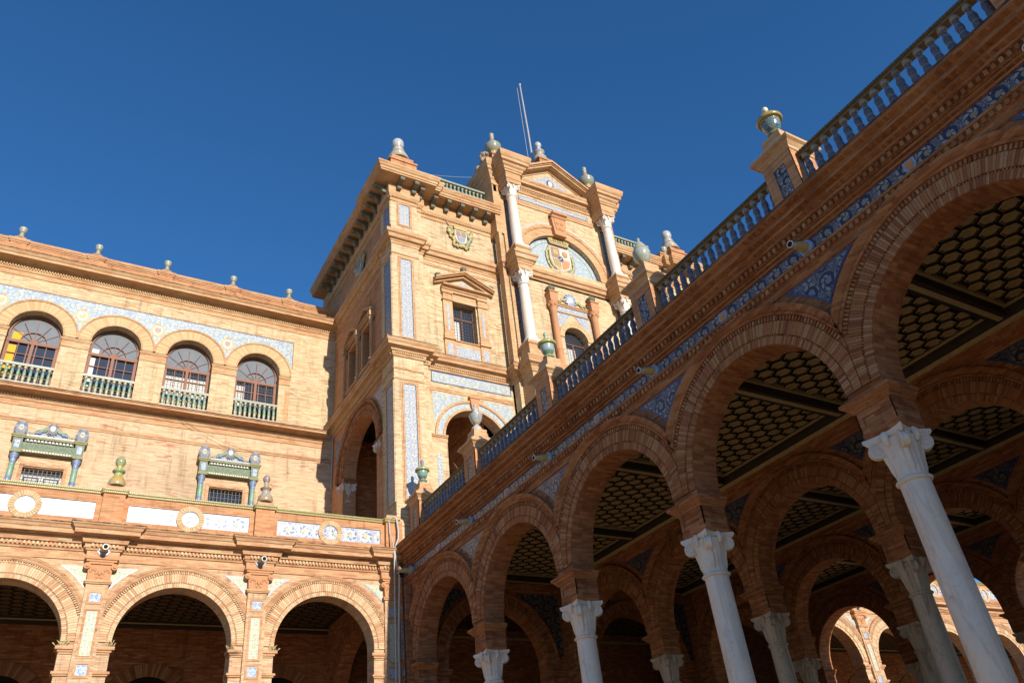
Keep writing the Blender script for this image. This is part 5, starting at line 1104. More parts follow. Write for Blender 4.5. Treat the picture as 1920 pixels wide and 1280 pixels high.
# great bracketed eaves cornice
EP1 = [(TX, 32.0), (TX, 24.12), (9.8, 24.12), (9.8, 23.0), (11.02, 23.0), (11.02, 23.22), (11.32, 23.22), (11.32, TY), (15.2, TY)]
EPR = [(mir(x), y) for x, y in EP1[::-1]]
for P in (EP1, EPR):
    m = MB(); m.sweep([(0, 24.40), (0.04, 24.42), (0.04, 24.50), (0.015, 24.52), (0.015, 24.60), (0.06, 24.62), (0.06, 24.68), (0.10, 24.74), (0.12, 24.80), (0.12, 25.36), (0.70, 25.37), (0.70, 25.44), (0.74, 25.46), (0.74, 25.56), (0.79, 25.60), (0.83, 25.68), (0.86, 25.72), (0.86, 25.80), (0.0, 25.88), (-0.5, 25.9)], P); part('eaves_cornice', m, ['mbuff'], tower)
    m = MB(); m.dentils(P, 0.06, 0.10, 24.63, 24.68, 0.09, 0.5); part('dentil_course', m, ['vousbuff'], tower, 'stuff')
def bracket_mesh():
    m = MB(); prof = [(0.0, 24.98), (0.07, 24.95), (0.14, 24.98), (0.18, 25.06), (0.22, 25.16), (0.32, 25.18), (0.42, 25.17), (0.50, 25.20), (0.54, 25.28), (0.52, 25.365), (0.0, 25.365)]
    m.prism(lambda u, w, v: (w, -u, v), prof, -0.09, 0.09)
    m.tube([(-0.10, -0.47, 25.26), (0.10, -0.47, 25.26)], 0.085, 12); m.tube([(-0.10, -0.11, 25.04), (0.10, -0.11, 25.04)], 0.085, 12)
    return m.mesh('bracket', ['bronze'])
BRK = bracket_mesh()
for x in (10.12, 10.80): put('bracket', BRK, tower, (x, 22.88, 0)); put('bracket', BRK, tower, (mir(x), 22.88, 0))
put('bracket', BRK, tower, (11.17, 23.1, 0)); put('bracket', BRK, tower, (mir(11.17), 23.1, 0))
for i in range(5):
    x = 11.92 + 0.667 * i; put('bracket', BRK, tower, (x, 23.33, 0)); put('bracket', BRK, tower, (mir(x), 23.33, 0))
for i in range(13):
    y = 23.25 + 0.62 * i; put('bracket', BRK, tower, (9.68 if y < 24.2 else 9.80, y, 0), (0, 0, -PI / 2))
m = MB(); m.box(TX + 0.2, mir(TX) - 0.2, TY + 0.2, 32.0, 25.85, 25.95); m.box(TX + 0.5, mir(TX) - 0.5, 31.4, 31.9, 8.9, 25.9); m.box(mir(TX) - 0.4, mir(TX), TY + 0.1, 32, 8.9, 25.86); part('roof', m, ['roofing'], tower)
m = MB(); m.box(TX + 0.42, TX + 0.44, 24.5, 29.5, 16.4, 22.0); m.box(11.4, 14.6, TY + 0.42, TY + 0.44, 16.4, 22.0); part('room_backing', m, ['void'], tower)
# parapet over the eaves
for xx, sg in ((10.42, 1), (mir(10.42), -1)):
    m = MB(); m.box(xx - 0.62, xx + 0.62, 22.85, 24.1, 25.86, 26.85); m.box(xx - 0.66, xx + 0.66, 22.80, 24.14, 26.85, 26.95); m.box(xx - 0.52, xx + 0.52, 22.95, 23.99, 26.95, 27.28); m.box(xx - 0.4, xx + 0.4, 23.07, 23.87, 27.28, 27.42)
    a, b = sorted((xx + sg * 0.62, xx + sg * 1.15)); m.box(a, b, 23.2, 23.9, 25.86, 26.75); m.box(a, b, 23.15, 23.95, 26.75, 26.85)
    part('roof_pedestal', m, ['orange'], tower)
    x0, x1 = sorted((xx + sg * 1.6, xx + sg * 4.65))
    m = MB(); m.box(x0, x1, 23.45, 23.75, 27.20, 27.30); m.box(x0, x1, 23.47, 23.73, 25.86, 26.50); rl = part('roof_balustrade', m, ['balw'], tower)
    n = 15
    for i in range(n): put('baluster', BALG, rl, (x0 + (x1 - x0) * (i + 0.5) / n, 23.6, 26.50), None, (1.1, 1.1, 1.03))
# west windows with colonnettes and moulded heads
for (a, b, z0, z1) in SW:
    q = MB(); q.fb(SF, a, b, -0.40, -0.38, z0, z1); W = put('window', q.mesh('window', ['glass']), tower)
    q = MB(); fr = FX(TX + 0.36); q.frame(fr, a, b, z0, z1, 0.05, 0, 0.04); q.fb(fr, (a + b) / 2 - 0.025, (a + b) / 2 + 0.025, 0, 0.04, z0, z1); put('frame', q.mesh('frame', ['frame']), W)
    m = MB(); c = (a + b) / 2; m.frame(SF, a - 0.12, b + 0.12, z0 - 0.12, z1 + 0.14, 0.12, 0, 0.05); m.fb(SF, a - 0.3, b + 0.3, 0, 0.14, z1 + 0.2, z1 + 0.3); m.fb(SF, a - 0.36, b + 0.36, 0, 0.2, z1 + 0.3, z1 + 0.38)
    for s_ in (-1, 1): m.prism(SF, [(c + s_ * 0.85, z1 + 0.38), (c, z1 + 0.85), (c, z1 + 0.98), (c + s_ * 0.85, z1 + 0.50)], 0, 0.2)
    m.fb(SF, a - 0.3, b + 0.3, 0, 0.12, z0 - 0.24, z0 - 0.12); part('window_surround', m, ['mbuff'], tower)
for y in (25.28, 26.87, 28.5):
    m = MB(); m.lathe([(0.10, 17.05), (0.10, 17.3), (0.07, 17.33), (0.06, 17.5), (0.10, 17.62), (0.12, 17.68), (0.06, 17.75), (0.07, 17.9), (0.065, 19.5), (0.11, 19.65), (0.12, 19.75)], (TX - 0.12, y, 0), 14); m.box(TX - 0.26, TX, y - 0.14, y + 0.14, 19.75, 20.0); m.box(TX - 0.24, TX, y - 0.12, y + 0.12, 17.02, 17.1); part('colonnette', m, ['mbuff'], tower)
# relief coats of arms
def arms(fr_shift, rotz, s_, name='coat_of_arms'):
    m = MB(); fr = FY(0); rnd = random.Random(5)
    for k in range(46):
        a = 2 * PI * k / 46; r = 0.50 + 0.08 * math.sin(5 * a) + rnd.uniform(-0.07, 0.05); z = r * math.sin(a) * 1.05 - 0.08
        if z > 0.38: continue
        m.ball((r * math.cos(a) * 0.95, -0.06, z), rnd.uniform(0.07, 0.12), rnd.choice((0, 0, 1, 2)), 1, 0.6, 1, 8, 6)
    sh = [(-0.30, 0.34), (0.30, 0.34), (0.31, -0.15), (0.2, -0.36), (0, -0.46), (-0.2, -0.36), (-0.31, -0.15)]
    m.prism(fr, [(u * 1.12, v * 1.1) for u, v in sh], 0, 0.10, 2); m.prism(fr, sh, 0.10, 0.13, 5)
    m.prism(fr, [(-0.26, 0.29), (-0.02, 0.29), (-0.02, 0.0), (-0.26, 0.0)], 0.13, 0.15, 4); m.prism(fr, [(0.02, 0.29), (0.26, 0.29), (0.26, 0.0), (0.02, 0.0)], 0.13, 0.15, 3); m.prism(fr, [(-0.24, -0.05), (0.24, -0.05), (0.15, -0.32), (0, -0.39), (-0.15, -0.32)], 0.13, 0.15, 6)
    for k in range(3): m.prism(fr, [(-0.22 + 0.16 * k, -0.06), (-0.15 + 0.16 * k, -0.06), (-0.13 + 0.14 * k, -0.28), (-0.17 + 0.14 * k, -0.28)], 0.15, 0.155, 4)
    m.prism(fr, [(-0.32, 0.40), (0.32, 0.40), (0.36, 0.62), (0.22, 0.54), (0.16, 0.68), (0.06, 0.58), (0, 0.74), (-0.06, 0.58), (-0.16, 0.68), (-0.22, 0.54), (-0.36, 0.62)], 0.02, 0.13, 2)
    m.tube([(-0.3, -0.05, 0.2), (-0.62, -0.05, 0.72)], 0.03, 8, 1); m.ball((-0.66, -0.05, 0.8), 0.07, 4, 0.6, 0.5, 1.6)
    for sx in (-1, 1): m.ball((sx * 0.58, -0.08, 0.22), 0.13, 1, 1, 0.6, 1.2); m.ball((sx * 0.60, -0.08, 0.42), 0.09, 0, 1, 0.6, 1)
    return m.mesh(name, ['green', 'yellow', 'yellow', 'redg', 'redg', 'white', 'lblue'])
ARMS = arms(0, 0, 1)
put('coat_of_arms', ARMS, tower, (13.31, TY - 0.02, 23.80), None, 0.94, label='glazed relief shield with crown and garland'); put('coat_of_arms', ARMS, tower, (mir(13.31), TY - 0.02, 23.80), None, 0.94)
put('coat_of_arms', ARMS, tower, (TX - 0.02, 26.8, 23.6), (0, 0, -PI / 2), 0.92)
# ---------------- centre bay
YC = 22.92; CF = FY(YC)
m = MB(); m.archwall(CF, 15.2, mir(15.2), 22.6, 27.45, CX, 23.1, 2.1, 0.25, 0, seg=40, foot=23.1); part('centre_wall', m, ['buff'], tower)
m = MB(); m.archwall(CF, 15.2, mir(15.2), 17.0, 22.6, CX, 19.2, 0.63, 0.45, 0, seg=24, foot=17.4); part('centre_lower_wall', m, ['buff'], tower)
m = MB(); m.box(15.2, mir(15.2), YC, YC + 0.4, 8.94, 17.0); part('centre_base_wall', m, ['buff'], tower)
lun = [(CX + 2.099 * math.cos(R_(a)), 23.1 + 2.099 * math.sin(R_(a))) for a in range(0, 181, 5)]
m = MB(); m.prism(FY(YC + 0.2), lun, -0.02, 0.0); L_ = part('lunette', m, ['tlun'], tower, label='pale turquoise tiled lunette with royal arms')
q = MB(); q.arcmould(FY(YC + 0.2), CX, 23.1, [(2.098, 0.002), (2.098, 0.01), (2.05, 0.01)], seg=50, mi=1); q.arcmould(FY(YC + 0.2), CX, 23.1, [(1.86, 0.004), (1.82, 0.004)], seg=50, mi=0); q.fb(FY(YC + 0.2), CX - 2.05, CX + 2.05, 0.002, 0.01, 23.1, 23.16, 0); put('tile_border', q.mesh('tile_border', ['green', 'blue']), L_)
def royal():
    m = MB(); fr = FY(0); sh = [(-0.58, 0.62), (0.58, 0.62), (0.60, -0.25), (0.48, -0.62), (0.2, -0.82), (0, -0.9), (-0.2, -0.82), (-0.48, -0.62), (-0.60, -0.25)]
    rnd = random.Random(3)
    for k in range(56):
        a = 2 * PI * k / 56; u = 0.80 * math.cos(a) + rnd.uniform(-.03, .03); v = 0.95 * math.sin(a) - 0.12
        if v > 0.62: continue
        m.ball((u, -0.02, v), 0.085, 0 if k % 3 else 1, 1, 0.4, 1, 8, 6)
    m.prism(fr, [(u * 1.1, v * 1.08) for u, v in sh], 0.0, 0.05, 0); m.prism(fr, sh, 0.05, 0.07, 2)
    m.prism(fr, [(-0.53, 0.57), (-0.03, 0.57), (-0.03, -0.1), (-0.54, -0.1)], 0.07, 0.085, 3); m.prism(fr, [(0.03, 0.57), (0.53, 0.57), (0.54, -0.1), (0.03, -0.1)], 0.07, 0.085, 2)
    m.prism(fr, [(-0.53, -0.16), (-0.03, -0.16), (-0.03, -0.80), (-0.22, -0.72), (-0.44, -0.55)], 0.07, 0.085, 0); m.prism(fr, [(0.03, -0.16), (0.53, -0.16), (0.44, -0.55), (0.22, -0.72), (0.03, -0.80)], 0.07, 0.085, 5)
    for k in range(4): m.prism(fr, [(-0.48 + 0.12 * k, -0.18), (-0.43 + 0.12 * k, -0.18), (-0.36 + 0.1 * k, -0.62), (-0.40 + 0.1 * k, -0.60)], 0.085, 0.092, 3)
    m.fb(fr, -0.42, -0.14, 0.085, 0.1, 0.1, 0.42, 0); m.ball((0.28, -0.09, 0.24), 0.16, 5, 1, 0.3, 1.3, 10, 8); m.ball((0, -0.09, -0.12), 0.15, 4, 1, 0.25, 1.1, 12, 8); m.ball((0, -0.12, -0.12), 0.06, 0, 1, 0.3, 1, 8, 6)
    m.prism(fr, [(-0.52, 0.70), (0.52, 0.70), (0.62, 1.02), (0.66, 1.20), (0.42, 1.12), (0.36, 1.30), (0.14, 1.16), (0, 1.40), (-0.14, 1.16), (-0.36, 1.30), (-0.42, 1.12), (-0.66, 1.20), (-0.62, 1.02)], 0.03, 0.12, 0)
    m.fb(fr, -0.54, 0.54, 0.1, 0.15, 0.70, 0.80, 3)
    for k in range(7): m.ball((-0.45 + 0.15 * k, -0.14, 0.98), 0.06, 1 if k % 2 else 0, 1, 0.5, 1.4, 8, 6)
    return m.mesh('royal_arms', ['yellow', 'green', 'white', 'redg', 'blue', 'terra'])
put('royal_arms', royal(), L_, (CX, YC + 0.17, 24.05), None, 0.95)
m = MB(); m.arcmould(CF, CX, 23.1, [(2.102, 0.0), (2.102, 0.05), (2.16, 0.06), (2.18, 0.02), (2.56, 0.02), (2.56, 0.05), (2.62, 0.08), (2.72, 0.10), (2.74, 0.0)], seg=56); part('lunette_archivolt', m, ['mbuff'], tower)
m = MB(); m.wedges(CF, CX, 23.1, 2.80, 2.94, 0, 0.012, 60, R_(36), PI - R_(36), gap=0.5); part('tile_edging', m, ['white'], tower, 'stuff')
m = MB(); m.prism(CF, [(CX - 0.32, 25.15), (CX + 0.32, 25.15), (CX + 0.42, 26.25), (CX - 0.42, 26.25)], 0, 0.24, 0); m.prism(CF, [(CX - 0.22, 25.5), (CX + 0.22, 25.5), (CX + 0.30, 26.2), (CX - 0.30, 26.2)], 0.24, 0.27, 0)
m.sweep([(0.25, 26.22), (0.30, 26.25), (0.34, 26.34), (0.44, 26.38), (0.46, 26.5), (0, 26.52)], [(CX - 0.42, YC), (CX + 0.42, YC)]); m.ball((CX - 0.12, YC - 0.27, 25.9), 0.10, 0, 1, 0.5, 1); m.ball((CX + 0.12, YC - 0.27, 25.9), 0.10, 0, 1, 0.5, 1); m.ball((CX, YC - 0.26, 25.65), 0.09, 0, 1, 0.5, 1.2); part('keystone', m, ['terra'], tower)
m = MB(); m.sweep([(0, 26.62), (0.05, 26.64), (0.05, 26.74), (0.08, 26.78), (0.10, 26.88), (0, 26.92)], [(16.2, YC), (mir(16.2), YC)]); part('string_course', m, ['mbuff'], tower)
m = MB(); m.fb(CF, 16.45, mir(16.45), 0, 0.012, 27.0, 27.3, 1); m.fb(CF, 16.48, mir(16.48), 0.012, 0.016, 27.03, 27.27, 0); part('tile_frieze', m, ['ttower', 'blue'], tower)
# flanking pilaster bands, dark tile niches, tall white columns in two orders
for left in (True, False):
    g = (lambda x: x) if left else mir
    for x in (15.02, 15.32):
        m = MB(); a, b = sorted((g(x), g(x + 0.16))); m.fb(FY(YC), a, b, -0.25, 0.10, 17.03, 28.2); part('pilaster_strip', m, ['mbuff'], tower)
    for z0, z1 in ((18.0, 21.5), (23.3, 26.6)):
        m = MB(); a, b = sorted((g(15.52), g(15.78))); m.fb(CF, a, b, 0.0, 0.015, z0, z1); part('tile_strip', m, ['tspan'], tower)
    xc = g(15.72); yc = 22.42
    for z0, zs, zt in ((17.95, 18.25, 21.1), (23.12, 23.40, 26.35)):
        m = MB(); m.lathe([(0.235, zs), (0.24, zs + 1.0), (0.205, zt)], (xc, yc, 0), 28); c_ = part('column', m, ['white_stone'], tower)
        put('capital', CAPW if 'CAPW' in globals() else globals().setdefault('CAPW', capital_mesh(0.60, 0.205, 0.34, 'white_stone')), c_, (xc, yc, zt + 0.02))
        m = MB(); m.lathe([(0.33, z0 + 0.1), (0.34, z0 + 0.15), (0.30, z0 + 0.2), (0.27, z0 + 0.24), (0.29, z0 + 0.28), (0.25, z0 + 0.32)], (xc, yc, 0), 24); m.box(xc - 0.35, xc + 0.35, yc - 0.35, yc + 0.35, z0, z0 + 0.1); put('base', m.mesh('base', ['white_stone']), c_)
    def ressaut(prof, nm, hw=0.36):
        a, b = xc - hw, xc + hw
        m = MB(); m.sweep(prof, [(a, YC + 0.1), (a, yc - hw + 0.04), (b, yc - hw + 0.04), (b, YC + 0.1)]); m.box(a + 0.002, b - 0.002, yc - hw + 0.042, YC + 0.1, prof[0][1], prof[-1][1]); part(nm, m, ['mbuff'], tower)
    ressaut([(-0.02, 21.74), (0.0, 21.76), (0.0, 22.0), (0.03, 22.02), (0.03, 22.1), (0.08, 22.16), (0.10, 22.20), (0.18, 22.24), (0.20, 22.42), (0.26, 22.46), (0.27, 22.55), (0.0, 22.60), (0.0, 22.95), (0.06, 23.0), (0.06, 23.1), (0, 23.12)], 'column_pedestal')
    ressaut([(-0.25, 15.3), (-0.22, 15.7), (-0.12, 15.9), (-0.1, 16.1), (0.0, 16.12), (0.0, 16.4), (0.05, 16.42), (0.08, 16.5), (0.10, 16.6), (0.18, 16.68), (0.28, 16.72), (0.28, 16.84), (0.34, 16.95), (0.34, 17.0), (0.0, 17.05), (0.0, 17.75), (0.06, 17.8), (0.06, 17.92), (0, 17.95)], 'column_pedestal')
    ressaut([(-0.02, 26.98), (0.0, 27.0), (0.0, 27.2), (0.03, 27.22), (0.03, 27.30), (0.01, 27.32), (0.01, 27.62), (0.06, 27.64), (0.08, 27.72), (0.12, 27.75), (0.14, 27.86), (0.22, 27.92), (0.26, 28.02), (0.36, 28.06), (0.36, 28.22), (0.42, 28.28), (0.46, 28.40), (0.48, 28.50), (0.48, 28.58), (0, 28.62)], 'entablature_block', 0.40)
    # outer return block carrying the lion
    x0, x1 = sorted((g(14.95), g(15.5)))
    m = MB(); prof = [(0, 26.9), (0.0, 27.3), (0.04, 27.32), (0.04, 27.6), (0.10, 27.66), (0.14, 27.8), (0.20, 27.9), (0.24, 28.0), (0.32, 28.05), (0.32, 28.2), (0.38, 28.26), (0.42, 28.38), (0.44, 28.5), (0.44, 28.56), (0, 28.6)]
    pth = [(14.95, 24.6), (14.95, 22.82), (15.5, 22.82)]; pth = pth if left else [(mir(x), y) for x, y in pth[::-1]]
    m.sweep(prof, pth); m.box(x0 + 0.003, x1, 22.823, 24.6, 24.3, 28.6); part('attic_block', m, ['mbuff'], tower)
    m = MB(); a, b = sorted((g(15.3), g(15.9))); m.box(a, b, 23.0, 23.6, 28.55, 29.85); m.box(a - 0.06, b + 0.06, 22.94, 23.66, 29.75, 29.88); part('attic_pedestal', m, ['orange'], tower)
# entablature between the columns and the pediment
m = MB(); m.box(15.3, mir(15.3), YC, 24.6, 27.45, 28.6); m.sweep([(0, 27.44), (0.05, 27.46), (0.05, 27.54), (0.09, 27.60), (0.09, 27.68), (0.16, 27.72), (0.20, 27.82), (0.36, 27.86), (0.36, 27.98), (0.42, 28.06), (0.44, 28.15), (0, 28.2)], [(16.0, YC), (mir(16.0), YC)]); part('entablature', m, ['mbuff'], tower)
m = MB(); m.dentils([(16.1, YC), (mir(16.1), YC)], 0.09, 0.14, 27.61, 27.675, 0.10, 0.5); part('dentil_course', m, ['vousbuff'], tower, 'stuff')
HP = 1.42; LP = 2.42
m = MB(); m.prism(CF, [(CX - LP, 28.2), (CX + LP, 28.2), (CX, 28.2 + HP)], -1.5, 0.05, 0); pdm = part('pediment', m, ['buff'], tower)
m = MB()
for s_ in (-1, 1):
    for (o1, t0, t1) in ((0.10, -0.02, 0.08), (0.16, 0.08, 0.14), (0.44, 0.14, 0.24), (0.50, 0.24, 0.30), (0.58, 0.30, 0.42)):
        m.prism(CF, [(CX + s_ * (LP + 0.15), 28.12 + t0), (CX, 28.2 + HP + t0), (CX, 28.2 + HP + t1), (CX + s_ * (LP + 0.15), 28.12 + t1)], -1.5, o1)
put('raking_cornice', m.mesh('raking_cornice', ['mbuff']), pdm)
m = MB(); m.prism(CF, [(CX - 1.55, 28.42), (CX + 1.55, 28.42), (CX, 29.32)], 0.05, 0.065, 0); m.ball((CX, YC - 0.07, 28.75), 0.26, 1, 0.8, 0.15, 1.1, 16, 10); m.ball((CX, YC - 0.10, 28.75), 0.18, 2, 0.8, 0.15, 1.1, 14, 8); put('tile_panel', m.mesh('tile_panel', ['ttower', 'blue', 'white']), pdm)
m = MB(); m.box(CX - 0.35, CX + 0.35, 22.9, 23.6, 29.6, 30.75); m.box(CX - 0.42, CX + 0.42, 22.85, 23.65, 30.6, 30.72); put('pedestal', m.mesh('pedestal', ['orange']), pdm)
# balcony window of the centre bay
W = put('window', rectmesh('window', 'glass', -0.63, 0.63, 17.4, 19.82, 0, 0.02, 0.40), tower, (CX, YC, 0))
q = MB(); fr = FY(0.37); q.frame(fr, -0.63, 0.63, 17.4, 19.9, 0.05, 0, 0.04); q.fb(fr, -0.03, 0.03, 0, 0.04, 17.4, 19.1); q.fb(fr, -0.63, 0.63, 0, 0.05, 19.1, 19.17); put('frame', q.mesh('frame', ['frame']), W, (CX, YC, 0))
q = MB()
for i in range(10): u = -0.58 + 0.129 * i; q.fb(fr, u - 0.006, u + 0.006, 0.045, 0.055, 17.4, 19.8)
for i in range(16): z = 17.5 + 0.15 * i; q.fb(fr, -0.62, 0.62, 0.056, 0.064, z - 0.006, z + 0.006)
put('lattice', q.mesh('lattice', ['iron']), W, (CX, YC, 0), kind='stuff'); put('blind', rectmesh('blind', 'blind', -0.56, 0.1, 17.5, 18.9, 0.021, 0.03, 0.40), W, (CX, YC, 0))
m = MB(); m.wedges(CF, CX, 19.2, 0.632, 0.80, 0, 0.04, 34, gap=0.06); m.arcmould(CF, CX, 19.2, [(0.80, 0), (0.80, 0.05), (0.88, 0.07), (0.90, 0)]); part('window_arch', m, ['vousbuff', 'mbuff'], tower)
for z0, z1 in ((20.62, 20.86), (20.16, 20.5)):
    if z0 > 20.5: m = MB(); m.fb(CF, CX - 0.86, CX + 0.86, 0, 0.02, z0, z1); part('tile_panel', m, ['ttower'], tower)
    else:
        for s_ in (-1, 1): m = MB(); m.prism(CF, [(CX + s_ * 0.86, 19.62), (CX + s_ * 0.86, z1), (CX + s_ * 0.12, z1), (CX + s_ * 0.42, 20.06), (CX + s_ * 0.72, 19.8)], 0, 0.015); part('tile_panel', m, ['ttower'], tower)
m = MB(); m.fb(CF, CX - 1.3, CX + 1.3, 0, 0.06, 20.88, 20.96); m.fb(CF, CX - 1.3, CX + 1.3, 0, 0.10, 20.96, 21.02); m.fb(CF, CX - 0.9, CX + 0.9, 0, 0.05, 20.53, 20.58); part('window_cornice', m, ['mbuff'], tower)
for s_ in (-1, 1):
    x = CX + s_ * 1.12; y = YC - 0.16
    m = MB(); m.lathe([(0.20, 17.4), (0.20, 17.5), (0.15, 17.56), (0.15, 18.3), (0.17, 18.33), (0.15, 18.37), (0.135, 20.3), (0.16, 20.34), (0.14, 20.38), (0.16, 20.5), (0.24, 20.76), (0.26, 20.84)], (x, y, 0), 18, 0, True, 16, 0.08, (18.4, 20.3))
    for k in range(8): m.ball((x + 0.2 * math.cos(k * PI / 4), y + 0.2 * math.sin(k * PI / 4), 20.66), 0.055, 0, 1, 1, 1.3, 8, 5)
    m.box(x - 0.22, x + 0.22, y - 0.22, YC, 17.03, 17.4); m.box(x - 0.21, x + 0.21, y - 0.21, YC, 20.84, 21.32); m.box(x - 0.25, x + 0.25, y - 0.25, YC, 21.32, 21.38); part('fluted_column', m, ['terra'], tower)
    m = MB(); m.lathe([(0.10, 21.38), (0.07, 21.44), (0.16, 21.52), (0.22, 21.60), (0.22, 21.66), (0.15, 21.72), (0.06, 21.78), (0.05, 21.86), (0.01, 21.9)], (x, y, 0), 16); part('urn', m, ['bronze'], tower)
m = MB(); m.ball((CX, YC - 0.05, 21.34), 0.27, 0, 0.95, 0.2, 1.15, 16, 10); m.ball((CX, YC - 0.09, 21.34), 0.17, 1, 0.9, 0.2, 1.1, 14, 8)
for k in range(12): m.ball((CX + 0.29 * math.cos(k * PI / 6), YC - 0.06, 21.34 + 0.33 * math.sin(k * PI / 6)), 0.06, 0, 1, 0.6, 1, 8, 5)
for s_ in (-1, 1):
    for k in range(8): t = k / 7; m.ball((CX + s_ * (0.36 + 0.45 * t), YC - 0.05, 21.28 - 0.14 * t + 0.06 * math.sin(t * 9)), 0.085 - 0.04 * t, 2 if k % 2 else 3, 1, 0.6, 1, 8, 5)
part('crest', m, ['lblue', 'white', 'green', 'yellow'], tower)

# ================================================================== URNS, FINIALS, STATUES, MAST, CABLES
UA = [(0.15, 0), (0.15, 0.04), (0.12, 0.07), (0.13, 0.10), (0.155, 0.12), (0.15, 0.15), (0.085, 0.19), (0.10, 0.22), (0.155, 0.30), (0.185, 0.42), (0.19, 0.49), (0.24, 0.50), (0.255, 0.54), (0.245, 0.58), (0.20, 0.62), (0.13, 0.67), (0.07, 0.71), (0.05, 0.74), (0.06, 0.77), (0.045, 0.80), (0.06, 0.84), (0.055, 0.90), (0.01, 0.95)]
UB = [(0.120, 0.000), (0.129, 0.050), (0.095, 0.100), (0.077, 0.140), (0.112, 0.190), (0.181, 0.300), (0.211, 0.420), (0.206, 0.500), (0.185, 0.530), (0.172, 0.580), (0.129, 0.680), (0.086, 0.760), (0.047, 0.820), (0.039, 0.860), (0.043, 0.900), (0.009, 0.950)]
UC = [(0.15, 0), (0.16, 0.06), (0.13, 0.15), (0.07, 0.21), (0.085, 0.26), (0.15, 0.36), (0.19, 0.50), (0.20, 0.56), (0.17, 0.58), (0.10, 0.62), (0.085, 0.68), (0.10, 0.74), (0.065, 0.80), (0.04, 0.84), (0.05, 0.90), (0.01, 0.94)]
UD = [(0.216, 0.000), (0.225, 0.060), (0.207, 0.160), (0.144, 0.270), (0.108, 0.330), (0.117, 0.380), (0.162, 0.420), (0.171, 0.460), (0.144, 0.490), (0.081, 0.520), (0.072, 0.580), (0.090, 0.620), (0.126, 0.680), (0.135, 0.750), (0.117, 0.830), (0.063, 0.880), (0.009, 0.900)]
UE = [(0.216, 0.000), (0.234, 0.050), (0.216, 0.180), (0.144, 0.280), (0.117, 0.360), (0.171, 0.440), (0.171, 0.470), (0.108, 0.500), (0.072, 0.580), (0.063, 0.660), (0.099, 0.720), (0.113, 0.800), (0.090, 0.870), (0.045, 0.910), (0.009, 0.930)]
UF = [(0.19, 0), (0.18, 0.05), (0.11, 0.12), (0.085, 0.18), (0.10, 0.22), (0.075, 0.27), (0.11, 0.34), (0.13, 0.38), (0.12, 0.41), (0.145, 0.46), (0.15, 0.52), (0.12, 0.58), (0.05, 0.62), (0.01, 0.63)]
UP = [(0.48, 0), (0.48, 0.10), (0.42, 0.16), (0.44, 0.22), (0.40, 0.30), (0.33, 0.36), (0.35, 0.42), (0.32, 0.52), (0.26, 0.62), (0.27, 0.68), (0.22, 0.78), (0.20, 0.84), (0.22, 0.90), (0.25, 1.0), (0.26, 1.12), (0.235, 1.24), (0.16, 1.33), (0.02, 1.38)]
UT = [(0.30, 0), (0.30, 0.10), (0.24, 0.18), (0.22, 0.30), (0.32, 0.42), (0.40, 0.58), (0.42, 0.72), (0.43, 0.80), (0.36, 0.86), (0.20, 0.94), (0.14, 1.02), (0.18, 1.10), (0.13, 1.28), (0.09, 1.38), (0.13, 1.46), (0.10, 1.58), (0.14, 1.66), (0.08, 1.76), (0.01, 1.80)]
g1 = glaze('urn_glaze_yellow_blue', [(0, (0.06, 0.17, 0.15)), (0.13, (0.24, 0.17, 0.04)), (0.2, (0.03, 0.09, 0.14)), (0.34, (0.05, 0.12, 0.17)), (0.5, (0.26, 0.20, 0.05)), (0.62, (0.34, 0.29, 0.10)), (0.86, (0.62, 0.60, 0.52))], 0.5, (0.46, 0.42, 0.22), 0.2, scale=20)
g2 = glaze('urn_glaze_white_green', [(0, (0.223, 0.236, 0.161)), (0.15, (0.310, 0.236, 0.087)), (0.2, (0.341, 0.347, 0.285)), (0.55, (0.248, 0.285, 0.211)), (0.62, (0.360, 0.360, 0.298)), (0.86, (0.273, 0.260, 0.174))], 0.4, (0.099, 0.260, 0.248), 0.2, scale=9)
g3 = glaze('urn_glaze_lime', [(0, (0.090, 0.195, 0.120)), (0.12, (0.360, 0.315, 0.060)), (0.2, (0.105, 0.225, 0.135)), (0.32, (0.255, 0.345, 0.345)), (0.5, (0.345, 0.345, 0.060)), (0.66, (0.450, 0.450, 0.300)), (0.80, (0.345, 0.390, 0.225))], 0.45, (0.165, 0.180, 0.345), 0.2, scale=12)
g4 = glaze('urn_glaze_white_blue', [(0, (0.434, 0.434, 0.406)), (0.22, (0.308, 0.210, 0.084)), (0.3, (0.350, 0.364, 0.308)), (0.6, (0.280, 0.238, 0.098)), (0.66, (0.420, 0.420, 0.392))], 0.5, (0.154, 0.196, 0.350), 0.2, scale=13)
g5 = glaze('urn_glaze_sea_green', [(0, (0.08, 0.20, 0.18)), (0.14, (0.30, 0.24, 0.06)), (0.2, (0.08, 0.16, 0.16)), (0.3, (0.14, 0.26, 0.22)), (0.52, (0.32, 0.30, 0.08)), (0.62, (0.10, 0.20, 0.24)), (0.8, (0.10, 0.14, 0.24))], 0.4, (0.30, 0.36, 0.26), 0.2, scale=14)
g6 = glaze('urn_glaze_amber', [(0, (0.375, 0.285, 0.120)), (0.12, (0.420, 0.270, 0.045)), (0.3, (0.345, 0.330, 0.090)), (0.42, (0.195, 0.285, 0.105)), (0.56, (0.375, 0.360, 0.090)), (0.74, (0.225, 0.270, 0.120))], 0.45, (0.375, 0.390, 0.330), 0.2, scale=15)
g7 = glaze('urn_glaze_brown_blue', [(0, (0.315, 0.225, 0.120)), (0.2, (0.300, 0.285, 0.270)), (0.42, (0.255, 0.135, 0.053)), (0.54, (0.300, 0.270, 0.225)), (0.74, (0.225, 0.180, 0.150))], 0.5, (0.465, 0.450, 0.405), 0.2, scale=12)
